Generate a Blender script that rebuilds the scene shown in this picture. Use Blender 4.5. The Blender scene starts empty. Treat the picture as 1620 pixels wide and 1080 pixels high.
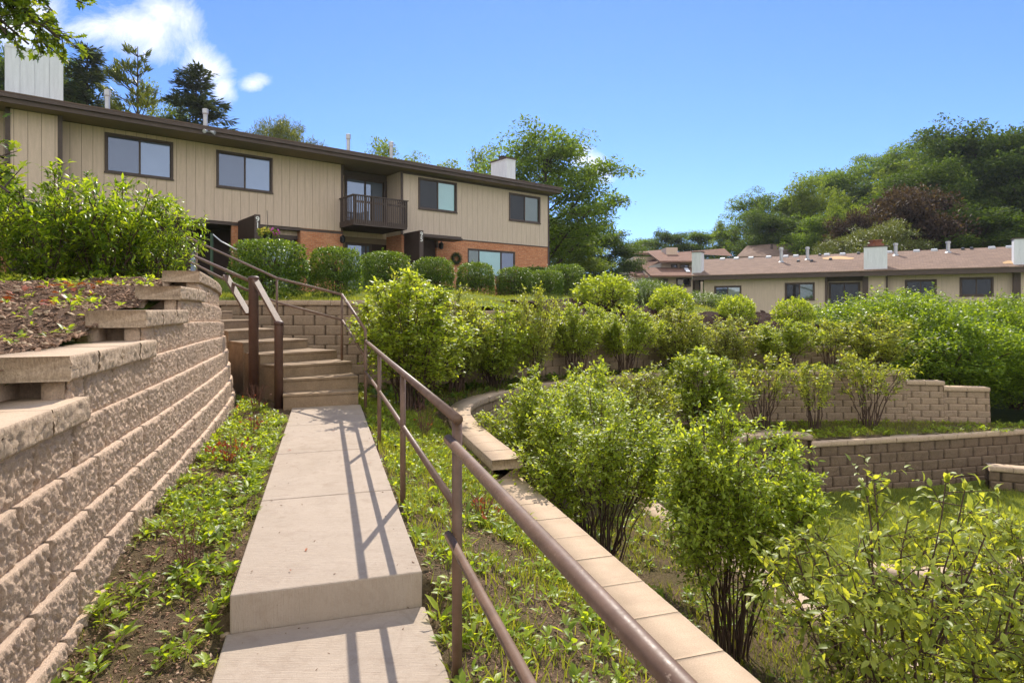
HAZE = .0002; SKY_TINT = (.45,.575,.86); SKY_STR = .14; SUN_STR = 4.6; EXPO = 0.62; CLOUD = 6.5; CLOUD_FILL = 7.6
import bpy, math, random
import numpy as np
from mathutils import Vector, Matrix

F = 965.0; CX = 810.0; HY = 488.0; CZ = 1.5
scene = bpy.context.scene
COL = scene.collection
R = math.radians
SUN_AZ = math.atan2(0.0744, 0.997); SUN_EL = R(43.5)

def P3(px, py, Y): return ((px-CX)/F*Y, Y, CZ+(HY-py)/F*Y)
def PX(px, Y): return (px-CX)/F*Y
U = np.array([-.293, .956]); V = np.array([.956, .293])
def TU(t, D):
    p = U*t+V*D
    return (float(p[0]), float(p[1]))
def rng(seed): return np.random.RandomState(seed)

# ------------------------------------------------------------------ noise
def _h(ix, iy, seed):
    n = np.sin(ix*127.1+iy*311.7+seed*74.7)*43758.5453
    return n-np.floor(n)
def vnoise(x, y, seed=0):
    x = np.asarray(x, float); y = np.asarray(y, float)
    ix = np.floor(x); iy = np.floor(y); fx = x-ix; fy = y-iy
    fx = fx*fx*(3-2*fx); fy = fy*fy*(3-2*fy)
    a = _h(ix, iy, seed); b = _h(ix+1, iy, seed); c = _h(ix, iy+1, seed); d = _h(ix+1, iy+1, seed)
    return (a*(1-fx)+b*fx)*(1-fy)+(c*(1-fx)+d*fx)*fy
def fbm(x, y, seed=0, octv=4):
    s = 0; a = .5; n = 0
    for i in range(octv):
        s = s+a*vnoise(x*2**i, y*2**i, seed+i*13); n += a; a *= .5
    return s/n

# ------------------------------------------------------------------ object helpers
def tag(o, label=None, cat=None, group=None, kind=None):
    if label: o['label'] = label
    if cat: o['category'] = cat
    if group: o['group'] = group
    if kind: o['kind'] = kind
    return o
def empty(name, loc=(0, 0, 0), rz=0, label=None, cat=None, group=None, kind=None):
    o = bpy.data.objects.new(name, None); COL.objects.link(o)
    o.location = loc; o.rotation_euler = (0, 0, rz); o.empty_display_size = .1
    return tag(o, label, cat, group, kind)
def link(name, me, mat, parent=None, loc=None, smooth=False):
    if mat is not None:
        for m in (mat if isinstance(mat, (list, tuple)) else [mat]): me.materials.append(m)
    if smooth: me.polygons.foreach_set('use_smooth', np.ones(len(me.polygons), bool))
    o = bpy.data.objects.new(name, me); COL.objects.link(o)
    if parent: o.parent = parent
    if loc: o.location = loc
    return o
def np_mesh(name, verts, faces):
    """faces: (N,k) array or list of such arrays"""
    me = bpy.data.meshes.new(name)
    verts = np.asarray(verts, np.float32)
    if not isinstance(faces, list): faces = [faces]
    faces = [np.asarray(f, np.int32) for f in faces if len(f)]
    nl = sum(f.size for f in faces); nf = sum(len(f) for f in faces)
    me.vertices.add(len(verts)); me.vertices.foreach_set('co', verts.ravel())
    me.loops.add(nl); me.loops.foreach_set('vertex_index', np.concatenate([f.ravel() for f in faces]))
    me.polygons.add(nf)
    starts = []; c = 0
    for f in faces:
        starts.append(c+np.arange(len(f))*f.shape[1]); c += f.size
    me.polygons.foreach_set('loop_start', np.concatenate(starts).astype(np.int32))
    me.update(calc_edges=True)
    return me
def set_attr(me, name, vals):
    a = me.attributes.new(name, 'FLOAT', 'POINT'); a.data.foreach_set('value', np.asarray(vals, np.float32))
def copy_tree(o, parent=None):
    c = o.copy(); COL.objects.link(c)
    if parent: c.parent = parent
    for ch in o.children: copy_tree(ch, c)
    return c

class MB:
    def __init__(s): s.v = []; s.f = []
    def add(s, vs, fs):
        n = len(s.v); s.v.extend([tuple(map(float, p)) for p in vs]); s.f.extend([tuple(i+n for i in f) for f in fs])
    def box(s, x0, x1, y0, y1, z0, z1):
        vs = [(x0,y0,z0),(x1,y0,z0),(x1,y1,z0),(x0,y1,z0),(x0,y0,z1),(x1,y0,z1),(x1,y1,z1),(x0,y1,z1)]
        s.add(vs, [(0,3,2,1),(4,5,6,7),(0,1,5,4),(1,2,6,5),(2,3,7,6),(3,0,4,7)])
        return s
    def hexa(s, b, t):
        s.add(list(b)+list(t), [(0,3,2,1),(4,5,6,7),(0,1,5,4),(1,2,6,5),(2,3,7,6),(3,0,4,7)]); return s
    def prism(s, poly, z0, z1):
        n = len(poly)
        zb = z0 if hasattr(z0, '__len__') else [z0]*n
        zt = z1 if hasattr(z1, '__len__') else [z1]*n
        vs = [(p[0],p[1],zb[i]) for i, p in enumerate(poly)]+[(p[0],p[1],zt[i]) for i, p in enumerate(poly)]
        fs = [tuple(range(n-1,-1,-1)), tuple(range(n,2*n))]+[(i,(i+1)%n,n+(i+1)%n,n+i) for i in range(n)]
        s.add(vs, fs); return s
    def beam(s, a, b, w, h, up=(0,0,1)):
        a = Vector(a); b = Vector(b); d = (b-a).normalized(); u = Vector(up)
        sd = d.cross(u)
        if sd.length < 1e-4: sd = Vector((1,0,0))
        sd.normalize(); uu = sd.cross(d)
        o = [sd*(-w/2)+uu*(-h/2), sd*(w/2)+uu*(-h/2), sd*(w/2)+uu*(h/2), sd*(-w/2)+uu*(h/2)]
        s.add([a+k for k in o]+[b+k for k in o], [(0,1,2,3),(7,6,5,4),(0,4,5,1),(1,5,6,2),(2,6,7,3),(3,7,4,0)])
        return s
    def tube(s, pts, r, n=8, cap=True):
        pts = [Vector(p) for p in pts]; rs = r if hasattr(r, '__len__') else [r]*len(pts)
        base = len(s.v); ref = Vector((0.13,0.2,1)).normalized(); prev = None
        for i, p in enumerate(pts):
            d = (pts[min(i+1,len(pts)-1)]-pts[max(i-1,0)]).normalized()
            if prev is None:
                a = d.cross(ref)
                if a.length < .05: a = d.cross(Vector((1,0,0)))
            else: a = prev-d*prev.dot(d)
            a.normalize(); prev = a; b = d.cross(a)
            for k in range(n):
                t = 2*math.pi*k/n; s.v.append(tuple(p+(a*math.cos(t)+b*math.sin(t))*rs[i]))
        for i in range(len(pts)-1):
            for k in range(n):
                q = base+i*n; k2 = (k+1)%n
                s.f.append((q+k,q+k2,q+n+k2,q+n+k))
        if cap:
            s.f.append(tuple(base+k for k in range(n-1,-1,-1))); e = base+(len(pts)-1)*n
            s.f.append(tuple(e+k for k in range(n)))
        return s
    def ball(s, c, rx, ry=None, rz=None, n=10, m=6):
        ry = ry or rx; rz = rz or rx
        base = len(s.v)
        s.v.append((c[0],c[1],c[2]-rz))
        for j in range(1, m):
            ph = math.pi*j/m-math.pi/2
            for k in range(n):
                t = 2*math.pi*k/n
                s.v.append((c[0]+rx*math.cos(ph)*math.cos(t), c[1]+ry*math.cos(ph)*math.sin(t), c[2]+rz*math.sin(ph)))
        s.v.append((c[0],c[1],c[2]+rz)); top = len(s.v)-1
        for k in range(n):
            s.f.append((base, base+1+(k+1)%n, base+1+k))
            s.f.append((top, top-n+k, top-n+(k+1)%n))
        for j in range(m-2):
            for k in range(n):
                q = base+1+j*n; s.f.append((q+k,q+(k+1)%n,q+n+(k+1)%n,q+n+k))
        return s
    def build(s, name, mat, parent=None, smooth=False, bevel=0, loc=None):
        me = bpy.data.meshes.new(name); me.from_pydata(s.v, [], s.f); me.update()
        o = link(name, me, mat, parent, smooth=smooth, loc=loc)
        if bevel:
            b = o.modifiers.new('b', 'BEVEL'); b.width = bevel; b.segments = 2; b.limit_method = 'ANGLE'; b.angle_limit = R(40)
        return o

# ------------------------------------------------------------------ materials
class NT:
    def __init__(s, name, world=None):
        if world: s.nt = world.node_tree
        else:
            s.m = bpy.data.materials.new(name); s.m.use_nodes = True; s.nt = s.m.node_tree
        s.nt.nodes.clear(); s.L = s.nt.links
    def n(s, t, **kw):
        nd = s.nt.nodes.new(t)
        for k, v in kw.items():
            if k.startswith('i_'):
                key = k[2:]
                key = int(key) if key.isdigit() else key.replace('_', ' ')
                s.set(nd.inputs[key], v)
            else: setattr(nd, k, v)
        return nd
    def set(s, inp, v):
        if isinstance(v, bpy.types.NodeSocket): s.L.new(v, inp)
        elif isinstance(v, bpy.types.Node): s.L.new(v.outputs[0], inp)
        else:
            if hasattr(inp, 'default_value'):
                dv = inp.default_value
                if hasattr(dv, '__len__') and len(dv) == 4 and hasattr(v, '__len__') and len(v) == 3: v = (*v, 1)
                inp.default_value = v
    def math(s, op, a, b=0, clamp=False):
        nd = s.n('ShaderNodeMath', operation=op, use_clamp=clamp); s.set(nd.inputs[0], a); s.set(nd.inputs[1], b); return nd.outputs[0]
    def mix(s, fac, a, b, mode='MIX'):
        nd = s.n('ShaderNodeMix', data_type='RGBA', blend_type=mode)
        s.set(nd.inputs[0], fac); s.set(nd.inputs[6], a); s.set(nd.inputs[7], b); return nd.outputs[2]
    def ramp(s, fac, stops):
        nd = s.n('ShaderNodeValToRGB'); s.set(nd.inputs[0], fac); cr = nd.color_ramp
        while len(cr.elements) < len(stops): cr.elements.new(.5)
        for e, (p, c) in zip(cr.elements, stops):
            e.position = p; e.color = (*c, 1) if hasattr(c, '__len__') else (c, c, c, 1)
        return nd.outputs[0]
    def noise(s, scale, detail=4, rough=.55, vec=None, dist=0):
        nd = s.n('ShaderNodeTexNoise', i_Scale=scale, i_Detail=detail, i_Roughness=rough, i_Distortion=dist)
        if vec is not None: s.set(nd.inputs['Vector'], vec)
        return nd.outputs['Fac']
    def obj(s): return s.n('ShaderNodeTexCoord').outputs['Object']
    def mapped(s, scale=(1,1,1), vec=None):
        m = s.n('ShaderNodeMapping'); s.set(m.inputs['Vector'], vec or s.obj()); m.inputs['Scale'].default_value = scale; return m.outputs[0]
    def bump(s, h, strength=.5, dist=.01, prev=None):
        nd = s.n('ShaderNodeBump', i_Strength=strength, i_Distance=dist, i_Height=h)
        if prev is not None: s.set(nd.inputs['Normal'], prev)
        return nd.outputs[0]
    def out(s, sh):
        o = s.n('ShaderNodeOutputMaterial'); s.set(o.inputs[0], sh); return s.m
    def bsdf(s, color, rough=.8, spec=.3, metal=0, normal=None):
        b = s.n('ShaderNodeBsdfPrincipled'); s.set(b.inputs['Base Color'], color); s.set(b.inputs['Roughness'], rough)
        b.inputs['Specular IOR Level'].default_value = spec; b.inputs['Metallic'].default_value = metal
        if normal is not None: s.set(b.inputs['Normal'], normal)
        return b.outputs[0]

def m_leaf(name, c1, c2, c3, trans=.45, tgain=2.4, rough=.42, spec=.35, warm=1.2):
    k = NT(name)
    g = k.n('ShaderNodeNewGeometry')
    col = k.ramp(g.outputs['Random Per Island'], [(0, c1), (.55, c2), (1, c3)])
    big = k.noise(2.3, 2, .5, k.obj())
    col = k.mix(k.ramp(big, [(.35, 0), (.65, .5)]), col, k.mix(.5, col, c3))
    p = k.bsdf(col, rough, spec)
    tc = k.mix(1, col, (tgain*warm, tgain*1.03, tgain*.3), 'MULTIPLY')
    t = k.n('ShaderNodeBsdfTranslucent'); k.set(t.inputs[0], tc)
    m = k.n('ShaderNodeMixShader'); k.set(m.inputs[0], trans); k.set(m.inputs[1], p); k.set(m.inputs[2], t.outputs[0])
    return k.out(m.outputs[0])
def m_plain(name, c, rough=.7, spec=.3, var=.15, nscale=6, metal=0, bump=0, bscale=80):
    k = NT(name); o = k.obj()
    n = k.noise(nscale, 5, .6, o)
    col = k.mix(k.ramp(n, [(.3, 0), (.7, 1)]), tuple(x*(1-var) for x in c), tuple(min(1, x*(1+var)) for x in c))
    nm = k.bump(k.noise(bscale, 4, .6, o), bump, .01) if bump else None
    return k.out(k.bsdf(col, rough, spec, metal, nm))

M = {}
# split-face retaining-wall concrete
def m_block(name, c, dark, stain=.3, pit=.55, bd=.016, tn=.45, gs=75):
    k = NT(name); o = k.obj()
    t = k.n('ShaderNodeAttribute', attribute_name='tint').outputs['Fac']
    n1 = k.noise(55, 6, .7, o); n2 = k.noise(3.0, 4, .6, o); n3 = k.noise(220, 3, .6, o)
    col = k.mix(k.ramp(n1, [(.3, 0), (.72, 1)]), dark, c)
    col = k.mix(k.math('MULTIPLY', t, tn), col, tuple(x*.72 for x in c))
    col = k.mix(k.math('MULTIPLY', k.ramp(n2, [(.45, 0), (.75, 1)]), stain), col, tuple(x*.5 for x in c))
    col = k.mix(k.math('MULTIPLY', k.ramp(n3, [(.6, 0), (.8, 1)]), .35), col, (.62, .5, .4))
    n4 = k.noise(gs, 5, .75, k.mapped((1, 1, .5), o))
    col = k.mix(k.math('MULTIPLY', k.ramp(n4, [(.32, 1), (.52, 0)]), pit), col, tuple(x*.55 for x in dark))
    sz_ = k.n('ShaderNodeSeparateXYZ'); k.set(sz_.inputs[0], k.n('ShaderNodeNewGeometry').outputs['True Normal'])
    topf = k.ramp(sz_.outputs[2], [(.75, 0), (.93, 1)]); col = k.mix(k.math('MULTIPLY', topf, .8), col, tuple(min(1, x*1.02) for x in c))
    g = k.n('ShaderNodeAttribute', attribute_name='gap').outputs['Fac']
    col = k.mix(k.math('MULTIPLY', g, .95), col, tuple(x*.25 for x in dark))  # shade of the narrow block joints, painted into the colour
    b = k.bump(n4, 1.0, bd); b = k.bump(n3, .6, .004, b)
    return k.out(k.bsdf(col, .92, .15, 0, b))
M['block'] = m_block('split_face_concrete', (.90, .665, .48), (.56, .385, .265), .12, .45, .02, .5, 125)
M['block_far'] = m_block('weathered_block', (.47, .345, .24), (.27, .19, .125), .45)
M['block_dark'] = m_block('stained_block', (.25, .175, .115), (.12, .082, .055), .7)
k = NT('smooth_cap_concrete'); o = k.obj()
n1 = k.noise(140, 5, .7, o); n2 = k.noise(5, 4, .6, o)
col = k.mix(k.ramp(n1, [(.3, 0), (.7, 1)]), (.40, .295, .20), (.56, .42, .30))
col = k.mix(k.math('MULTIPLY', k.ramp(n2, [(.45, 0), (.8, 1)]), .45), col, (.30, .215, .145))
n4 = k.noise(75, 5, .75, k.mapped((1, 1, .5), o)); sz_ = k.n('ShaderNodeSeparateXYZ'); k.set(sz_.inputs[0], k.n('ShaderNodeNewGeometry').outputs['True Normal'])
side = k.ramp(sz_.outputs[2], [(.55, 1), (.8, 0)])
col = k.mix(k.math('MULTIPLY', k.math('MULTIPLY', k.ramp(n4, [(.34, 1), (.58, 0)]), side), .65), col, (.20, .135, .09))
M['cap'] = k.out(k.bsdf(col, .9, .15, 0, k.bump(k.math('MULTIPLY', n4, side), .8, .010, k.bump(n1, .35, .003))))
k = NT('broom_concrete'); o = k.obj()
mp = k.n('ShaderNodeMapping'); k.set(mp.inputs['Vector'], o); mp.inputs['Rotation'].default_value = (0, 0, -math.atan2(.293, .956)); mp.inputs['Scale'].default_value = (2, 60, 2)
br = k.noise(4, 4, .6, mp.outputs[0]); n1 = k.noise(160, 4, .7, o); n2 = k.noise(2.2, 5, .65, o)
col = k.mix(k.ramp(n2, [(.3, 0), (.75, 1)]), (.465, .38, .30), (.36, .29, .222))
col = k.mix(k.math('MULTIPLY', k.ramp(n1, [(.35, 1), (.6, 0)]), .28), col, (.27, .20, .15))
col = k.mix(k.math('MULTIPLY', k.ramp(br, [(.3, 1), (.6, 0)]), .22), col, (.36, .27, .2))
pit = k.n('ShaderNodeTexVoronoi', i_Scale=9.0); k.set(pit.inputs['Vector'], o)
col = k.mix(k.ramp(pit.outputs['Distance'], [(0.02, .8), (.045, 0)]), col, (.12, .09, .07))
st = k.noise(7, 6, .75, o, 1.2)
col = k.mix(k.math('MULTIPLY', k.ramp(st, [(.50, 0), (.68, 1)]), .5), col, (.27, .20, .145))
n5 = k.noise(.9, 5, .6, o); col = k.mix(k.math('MULTIPLY', k.ramp(n5, [(.4, 0), (.65, 1)]), .35), col, (.40, .33, .27))
M['slab'] = k.out(k.bsdf(col, .88, .2, 0, k.bump(br, .8, .006, k.bump(n1, .5, .003))))
k = NT('aggregate_step_concrete'); o = k.obj()
n1 = k.noise(90, 5, .75, o); n2 = k.noise(4, 5, .65, o); vo = k.n('ShaderNodeTexVoronoi', i_Scale=60.0); k.set(vo.inputs['Vector'], o)
col = k.mix(k.ramp(n2, [(.3, 0), (.7, 1)]), (.33, .235, .15), (.205, .142, .088))
col = k.mix(k.ramp(vo.outputs['Distance'], [(.1, .55), (.3, 0)]), col, (.52, .41, .29))
col = k.mix(k.math('MULTIPLY', k.ramp(n1, [(.3, 1), (.5, 0)]), .5), col, (.15, .10, .055))
M['step'] = k.out(k.bsdf(col, .9, .2, 0, k.bump(vo.outputs['Distance'], .5, .004, k.bump(n1, .6, .006))))

M['rail_old'] = m_plain('brown_pipe_paint', (.15, .085, .052), .5, .25, .14, 14, 0, .06, 120)
k = NT('brown_pipe_paint'); o = k.obj()
n1 = k.noise(9, 5, .65, o); n2 = k.noise(70, 5, .7, o); n3 = k.noise(26, 6, .75, o, .6)
col = k.mix(k.ramp(n1, [(.35, 0), (.65, 1)]), (.12, .070, .045), (.175, .105, .070))
col = k.mix(k.ramp(n3, [(.64, 0), (.69, 1)]), col, (.30, .21, .15))
col = k.mix(k.ramp(n3, [(.24, 1), (.30, 0)]), col, (.05, .026, .018))
M['rail'] = k.out(k.bsdf(col, k.ramp(n2, [(.3, .38), (.7, .62)]), .3, 0, k.bump(n2, .25, .002, k.bump(n3, .2, .002))))
M['rail_post'] = m_plain('dark_brown_post', (.095, .048, .034), .5, .4, .18, 12, 0, .1, 90)
M['brown'] = m_plain('dark_brown_trim', (.075, .050, .040), .55, .35, .12, 8)
M['brown_dk'] = m_plain('brown_panel', (.040, .024, .018), .7, .25, .15, 5)
M['fascia'] = m_plain('fascia_brown', (.085, .058, .048), .6, .3, .1, 2)
M['soffit'] = m_plain('soffit_tan', (.225, .165, .105), .8, .2, .08, 2)
M['digits'] = m_plain('white_digits', (.7, .68, .64), .6, .3, .03)
def m_siding(name, c):
    k = NT(name); o = k.obj()
    n = k.noise(3, 4, .6, k.mapped((5, 5, .5), o)); n2 = k.noise(70, 4, .6, k.mapped((1, 1, .12), o))
    col = k.mix(k.ramp(n, [(.3, 0), (.7, 1)]), tuple(x*.9 for x in c), tuple(x*1.07 for x in c))
    col = k.mix(k.math('MULTIPLY', k.ramp(n2, [(.4, 1), (.6, 0)]), .14), col, tuple(x*.7 for x in c))
    return k.out(k.bsdf(col, .75, .25, 0, k.bump(n2, .25, .004)))
M['siding'] = m_siding('tan_siding', (.59, .45, .345))
M['siding2'] = m_siding('grey_tan_siding', (.555, .44, .345))
M['white'] = m_siding('white_siding', (.66, .67, .70))
def m_brick(name, scale=1):
    k = NT(name); o = k.obj()
    sp = k.n('ShaderNodeSeparateXYZ'); k.set(sp.inputs[0], o)
    xy = k.math('ADD', sp.outputs[0], sp.outputs[1])
    cb = k.n('ShaderNodeCombineXYZ'); k.set(cb.inputs[0], xy); k.set(cb.inputs[1], sp.outputs[2])
    b = k.n('ShaderNodeTexBrick', i_Scale=1.0); k.set(b.inputs['Vector'], cb.outputs[0])
    b.inputs['Brick Width'].default_value = .21; b.inputs['Row Height'].default_value = .075; b.inputs['Mortar Size'].default_value = .007
    b.inputs['Color1'].default_value = (.47, .165, .07, 1); b.inputs['Color2'].default_value = (.62, .26, .12, 1); b.inputs['Mortar'].default_value = (.42, .29, .2, 1)
    n = k.noise(18, 4, .6, o); n2 = k.noise(1.2, 3, .6, o)
    col = k.mix(k.math('MULTIPLY', k.ramp(n, [(.4, 1), (.62, 0)]), .45), b.outputs['Color'], (.27, .09, .045))
    col = k.mix(k.math('MULTIPLY', k.ramp(n2, [(.45, 0), (.7, 1)]), .3), col, (.55, .30, .18))
    return k.out(k.bsdf(col, .85, .2, 0, k.bump(b.outputs['Fac'], -.5, .01)))
M['brick'] = m_brick('orange_brick')
def m_glass(name, c, refl=.5, tint=(.8, .88, 1), rough=.02):
    k = NT(name); o = k.obj()
    n = k.noise(1.1, 3, .5, o)
    col = k.mix(n, tuple(x*.7 for x in c), c)
    d = k.bsdf(col, .5, .08)
    g = k.n('ShaderNodeBsdfGlossy', i_Roughness=rough); g.inputs[0].default_value = (*tint, 1)
    k.set(g.inputs['Normal'], k.bump(k.noise(.8, 2, .5, o), .02, .02))
    m = k.n('ShaderNodeMixShader'); m.inputs[0].default_value = refl; k.set(m.inputs[1], d); k.set(m.inputs[2], g.outputs[0])
    return k.out(m.outputs[0])
M['glass_blue'] = m_glass('blind_window_glass', (.15, .18, .25), .22, (.55, .68, .95))
M['glass_grey'] = m_glass('grey_window_glass', (.07, .08, .11), .15, (.6, .7, .95))
M['glass_dark'] = m_glass('dark_window_glass', (.02, .018, .02), .03)
M['glass_teal'] = m_glass('teal_window_glass', (.18, .32, .29), .22, (.6, .8, .9))
M['glass_green'] = m_glass('leafy_window_glass', (.05, .08, .05), .12)
M['curtain'] = m_glass('curtained_window', (.30, .34, .30), .18)
def m_shingle(name, c):
    k = NT(name); o = k.obj()
    b = k.n('ShaderNodeTexBrick', i_Scale=1.0); k.set(b.inputs['Vector'], o)
    b.inputs['Brick Width'].default_value = .3; b.inputs['Row Height'].default_value = .14; b.inputs['Mortar Size'].default_value = .008
    b.inputs['Color1'].default_value = (*[x*.78 for x in c], 1); b.inputs['Color2'].default_value = (*[x*1.2 for x in c], 1); b.inputs['Mortar'].default_value = (*[x*.45 for x in c], 1)
    n = k.noise(2.2, 5, .7, o); n2 = k.noise(60, 3, .6, o)
    col = k.mix(k.math('MULTIPLY', k.ramp(n, [(.4, 0), (.75, 1)]), .5), b.outputs['Color'], tuple(x*.68 for x in c))
    col = k.mix(k.math('MULTIPLY', n2, .3), col, tuple(x*1.35 for x in c))
    return k.out(k.bsdf(col, .95, .1, 0, k.bump(b.outputs['Fac'], -.4, .02)))
M['shingle'] = m_shingle('brown_shingles', (.225, .155, .118))
M['shingle_red'] = m_shingle('red_brown_shingles', (.215, .125, .092))
M['patch'] = m_plain('tan_patch', (.52, .34, .18), .9, .1, .1, 8)
M['metal'] = m_plain('galvanised_vent', (.42, .42, .43), .45, .5, .15, 8, .3)
M['black'] = m_plain('matt_black', (.012, .012, .014), .5, .4, .2)
M['potbrick'] = m_plain('clay_pot', (.22, .08, .05), .8)
M['dark_void'] = m_plain('dark_interior', (.03, .02, .016), .95, .05)
M['green_metal'] = m_plain('green_painted_post', (.03, .06, .035), .5)

k = NT('mulch_soil'); o = k.obj()
n1 = k.noise(38, 6, .75, o, .4); n2 = k.noise(1.8, 4, .6, o); n3 = k.noise(110, 3, .6, o)
col = k.ramp(n1, [(.25, (.045, .026, .017)), (.5, (.13, .078, .05)), (.75, (.27, .175, .12))])
col = k.mix(k.math('MULTIPLY', k.ramp(n2, [(.4, 0), (.7, 1)]), .4), col, (.20, .135, .09))
M['soil'] = k.out(k.bsdf(col, .95, .1, 0, k.bump(n1, 1, .03, k.bump(n3, .8, .01))))
k = NT('dark_bark_mulch'); o = k.obj()
n1 = k.noise(9, 6, .75, o, .4)
M['bark'] = k.out(k.bsdf(k.ramp(n1, [(.3, (.014, .007, .005)), (.7, (.075, .036, .024))]), .95, .1, 0, k.bump(n1, 1, .12)))
def m_lawn(name, a, b, c, sc=1):
    k = NT(name); o = k.obj()
    n1 = k.noise(26*sc, 6, .75, o, .3); n2 = k.noise(.9, 5, .65, o)
    col = k.ramp(n1, [(.25, a), (.5, b), (.78, c)])
    col = k.mix(k.math('MULTIPLY', k.ramp(n2, [(.4, 0), (.7, 1)]), .45), col, tuple((x+y)*.6 for x, y in zip(b, c)))
    return k.out(k.bsdf(col, .9, .12, 0, k.bump(n1, 1, .04)))
M['lawn'] = m_lawn('lawn_grass', (.04, .065, .010), (.105, .145, .022), (.20, .235, .05))
M['lawn_low'] = m_lawn('lower_lawn', (.05, .075, .012), (.14, .175, .025), (.25, .28, .05))
k = NT('weedy_soil'); o = k.obj()
n1 = k.noise(30, 6, .75, o, .4); n2 = k.noise(1.6, 4, .6, o)
g = k.ramp(n1, [(.25, (.05, .04, .018)), (.75, (.17, .13, .06))]); s_ = k.ramp(n1, [(.25, (.05, .03, .018)), (.75, (.25, .17, .11))])
M['weedsoil'] = k.out(k.bsdf(k.mix(k.ramp(n2, [(.4, 0), (.6, 1)]), s_, g), .95, .1, 0, k.bump(n1, 1, .03)))
M['stone'] = m_plain('tan_pebble', (.40, .29, .19), .8, .2, .25, 20, 0, .3, 60)
M['chip'] = m_plain('wood_chip', (.22, .135, .088), .9, .1, .5, 30)
M['stem'] = m_plain('shrub_stem', (.095, .06, .045), .85, .15, .35, 15, 0, .4, 60)
M['twig'] = m_plain('reddish_twig', (.17, .085, .06), .85, .15, .3, 15)
M['trunk'] = m_plain('tree_bark', (.07, .052, .038), .9, .1, .3, 6, 0, .6, 30)
M['fallen'] = m_leaf('rusty_dead_leaf', (.20, .045, .02), (.30, .07, .03), (.38, .13, .05), .25, 1.5)
M['flower'] = m_plain('pink_flower', (.5, .08, .35), .6)
M['flower_y'] = m_plain('yellow_flower', (.55, .45, .06), .6)

M['lf_spring'] = m_leaf('spring_leaf', (.115, .17, .02), (.205, .28, .034), (.36, .43, .08), .52, 2.05, .42, .25, 1.2)
M['lf_pale'] = m_leaf('pale_yellow_leaf', (.135, .18, .035), (.235, .29, .055), (.38, .42, .10), .5, 1.85, .42, .25, 1.2)
M['lf_lilac'] = m_leaf('long_bright_leaf', (.04, .085, .010), (.105, .18, .018), (.27, .35, .035), .46, 2.6, .35, .4)
M['lf_hedge'] = m_leaf('clipped_leaf', (.028, .06, .009), (.06, .115, .014), (.155, .225, .03), .38, 2.1)
M['lf_mound'] = m_leaf('mound_leaf', (.05, .095, .010), (.11, .18, .018), (.22, .30, .03), .48, 2.3)
M['lf_tree'] = m_leaf('tree_leaf', (.055, .092, .016), (.095, .145, .024), (.165, .22, .04), .48, 2.0, .65, .15, 1.02)
M['lf_treedk'] = m_leaf('dark_tree_leaf', (.028, .052, .011), (.05, .08, .015), (.10, .14, .028), .4, 1.9, .65, .15, 1.02)
M['lf_yellow'] = m_leaf('yellow_green_leaf', (.08, .12, .02), (.14, .185, .03), (.22, .26, .045), .45, 1.8, .65, .15, 1.02)
M['lf_copper'] = m_leaf('copper_leaf', (.028, .017, .015), (.055, .032, .025), (.13, .085, .058), .28, 1.4, .65, .15, 1.02)
M['lf_conifer'] = m_leaf('conifer_needle', (.022, .042, .018), (.045, .072, .028), (.10, .12, .04), .2, 1.5)
M['lf_pine'] = m_leaf('pine_needle', (.06, .085, .02), (.11, .14, .03), (.17, .20, .045), .3, 1.6)
M['lf_blue'] = m_leaf('blue_needle', (.08, .11, .09), (.13, .16, .13), (.18, .21, .17), .2, 1.2)
M['lf_oak'] = m_leaf('oak_leaf', (.045, .085, .012), (.09, .145, .02), (.19, .24, .035), .45, 2.3)
M['lf_weed'] = m_leaf('weed_leaf', (.10, .16, .016), (.19, .27, .025), (.32, .40, .05), .48, 2.2)
M['lf_grass'] = m_leaf('grass_blade', (.085, .115, .016), (.15, .19, .025), (.27, .29, .06), .42, 1.9)
# ------------------------------------------------------------------ leaves and plants
T_DIA = (np.array([(0,0,0),(.5,.27,.05),(1,0,-.06),(.5,-.27,.05)]), np.array([(0,2,1),(0,3,2)]))
T_LEAF = (np.array([(0,0,0),(.28,.2,.045),(.62,.2,.035),(1,0,-.14),(.62,-.2,.035),(.28,-.2,.045),(.3,0,0),(.65,0,-.03)]),
          np.array([(0,6,1),(6,2,1),(6,7,2),(7,3,2),(0,5,6),(5,4,6),(6,4,7),(7,4,3)]))
T_LONG = (np.array([(0,0,0),(.3,.15,.04),(.65,.12,.03),(1,0,-.16),(.65,-.12,.03),(.3,-.15,.04),(.3,0,0),(.65,0,-.03)]), T_LEAF[1])
T_OAK = (np.array([(0,0,0),(.25,.12,.02),(.3,.3,.03),(.45,.12,.02),(.6,.34,.02),(.68,.12,.0),(1,0,-.1),(.68,-.12,0),(.6,-.34,.02),(.45,-.12,.02),(.3,-.3,.03),(.25,-.12,.02)]),
         np.array([(0,3,1),(1,3,2),(0,9,3),(0,11,9),(11,10,9),(3,5,4),(3,9,5),(9,7,5),(9,8,7),(5,7,6)]))
T_NEEDLE = (np.array([(0,0,0),(.5,.11,.02),(1,0,-.04),(.5,-.11,.02)]), T_DIA[1])
T_BLADE = (np.array([(0,.03,0),(0,-.03,0),(.55,.024,.05),(.55,-.024,.05),(1,0,-.08)]), np.array([(0,1,3),(0,3,2),(2,3,4)]))
def nrm(a): return a/np.maximum(np.linalg.norm(a, axis=-1, keepdims=True), 1e-9)
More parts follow.
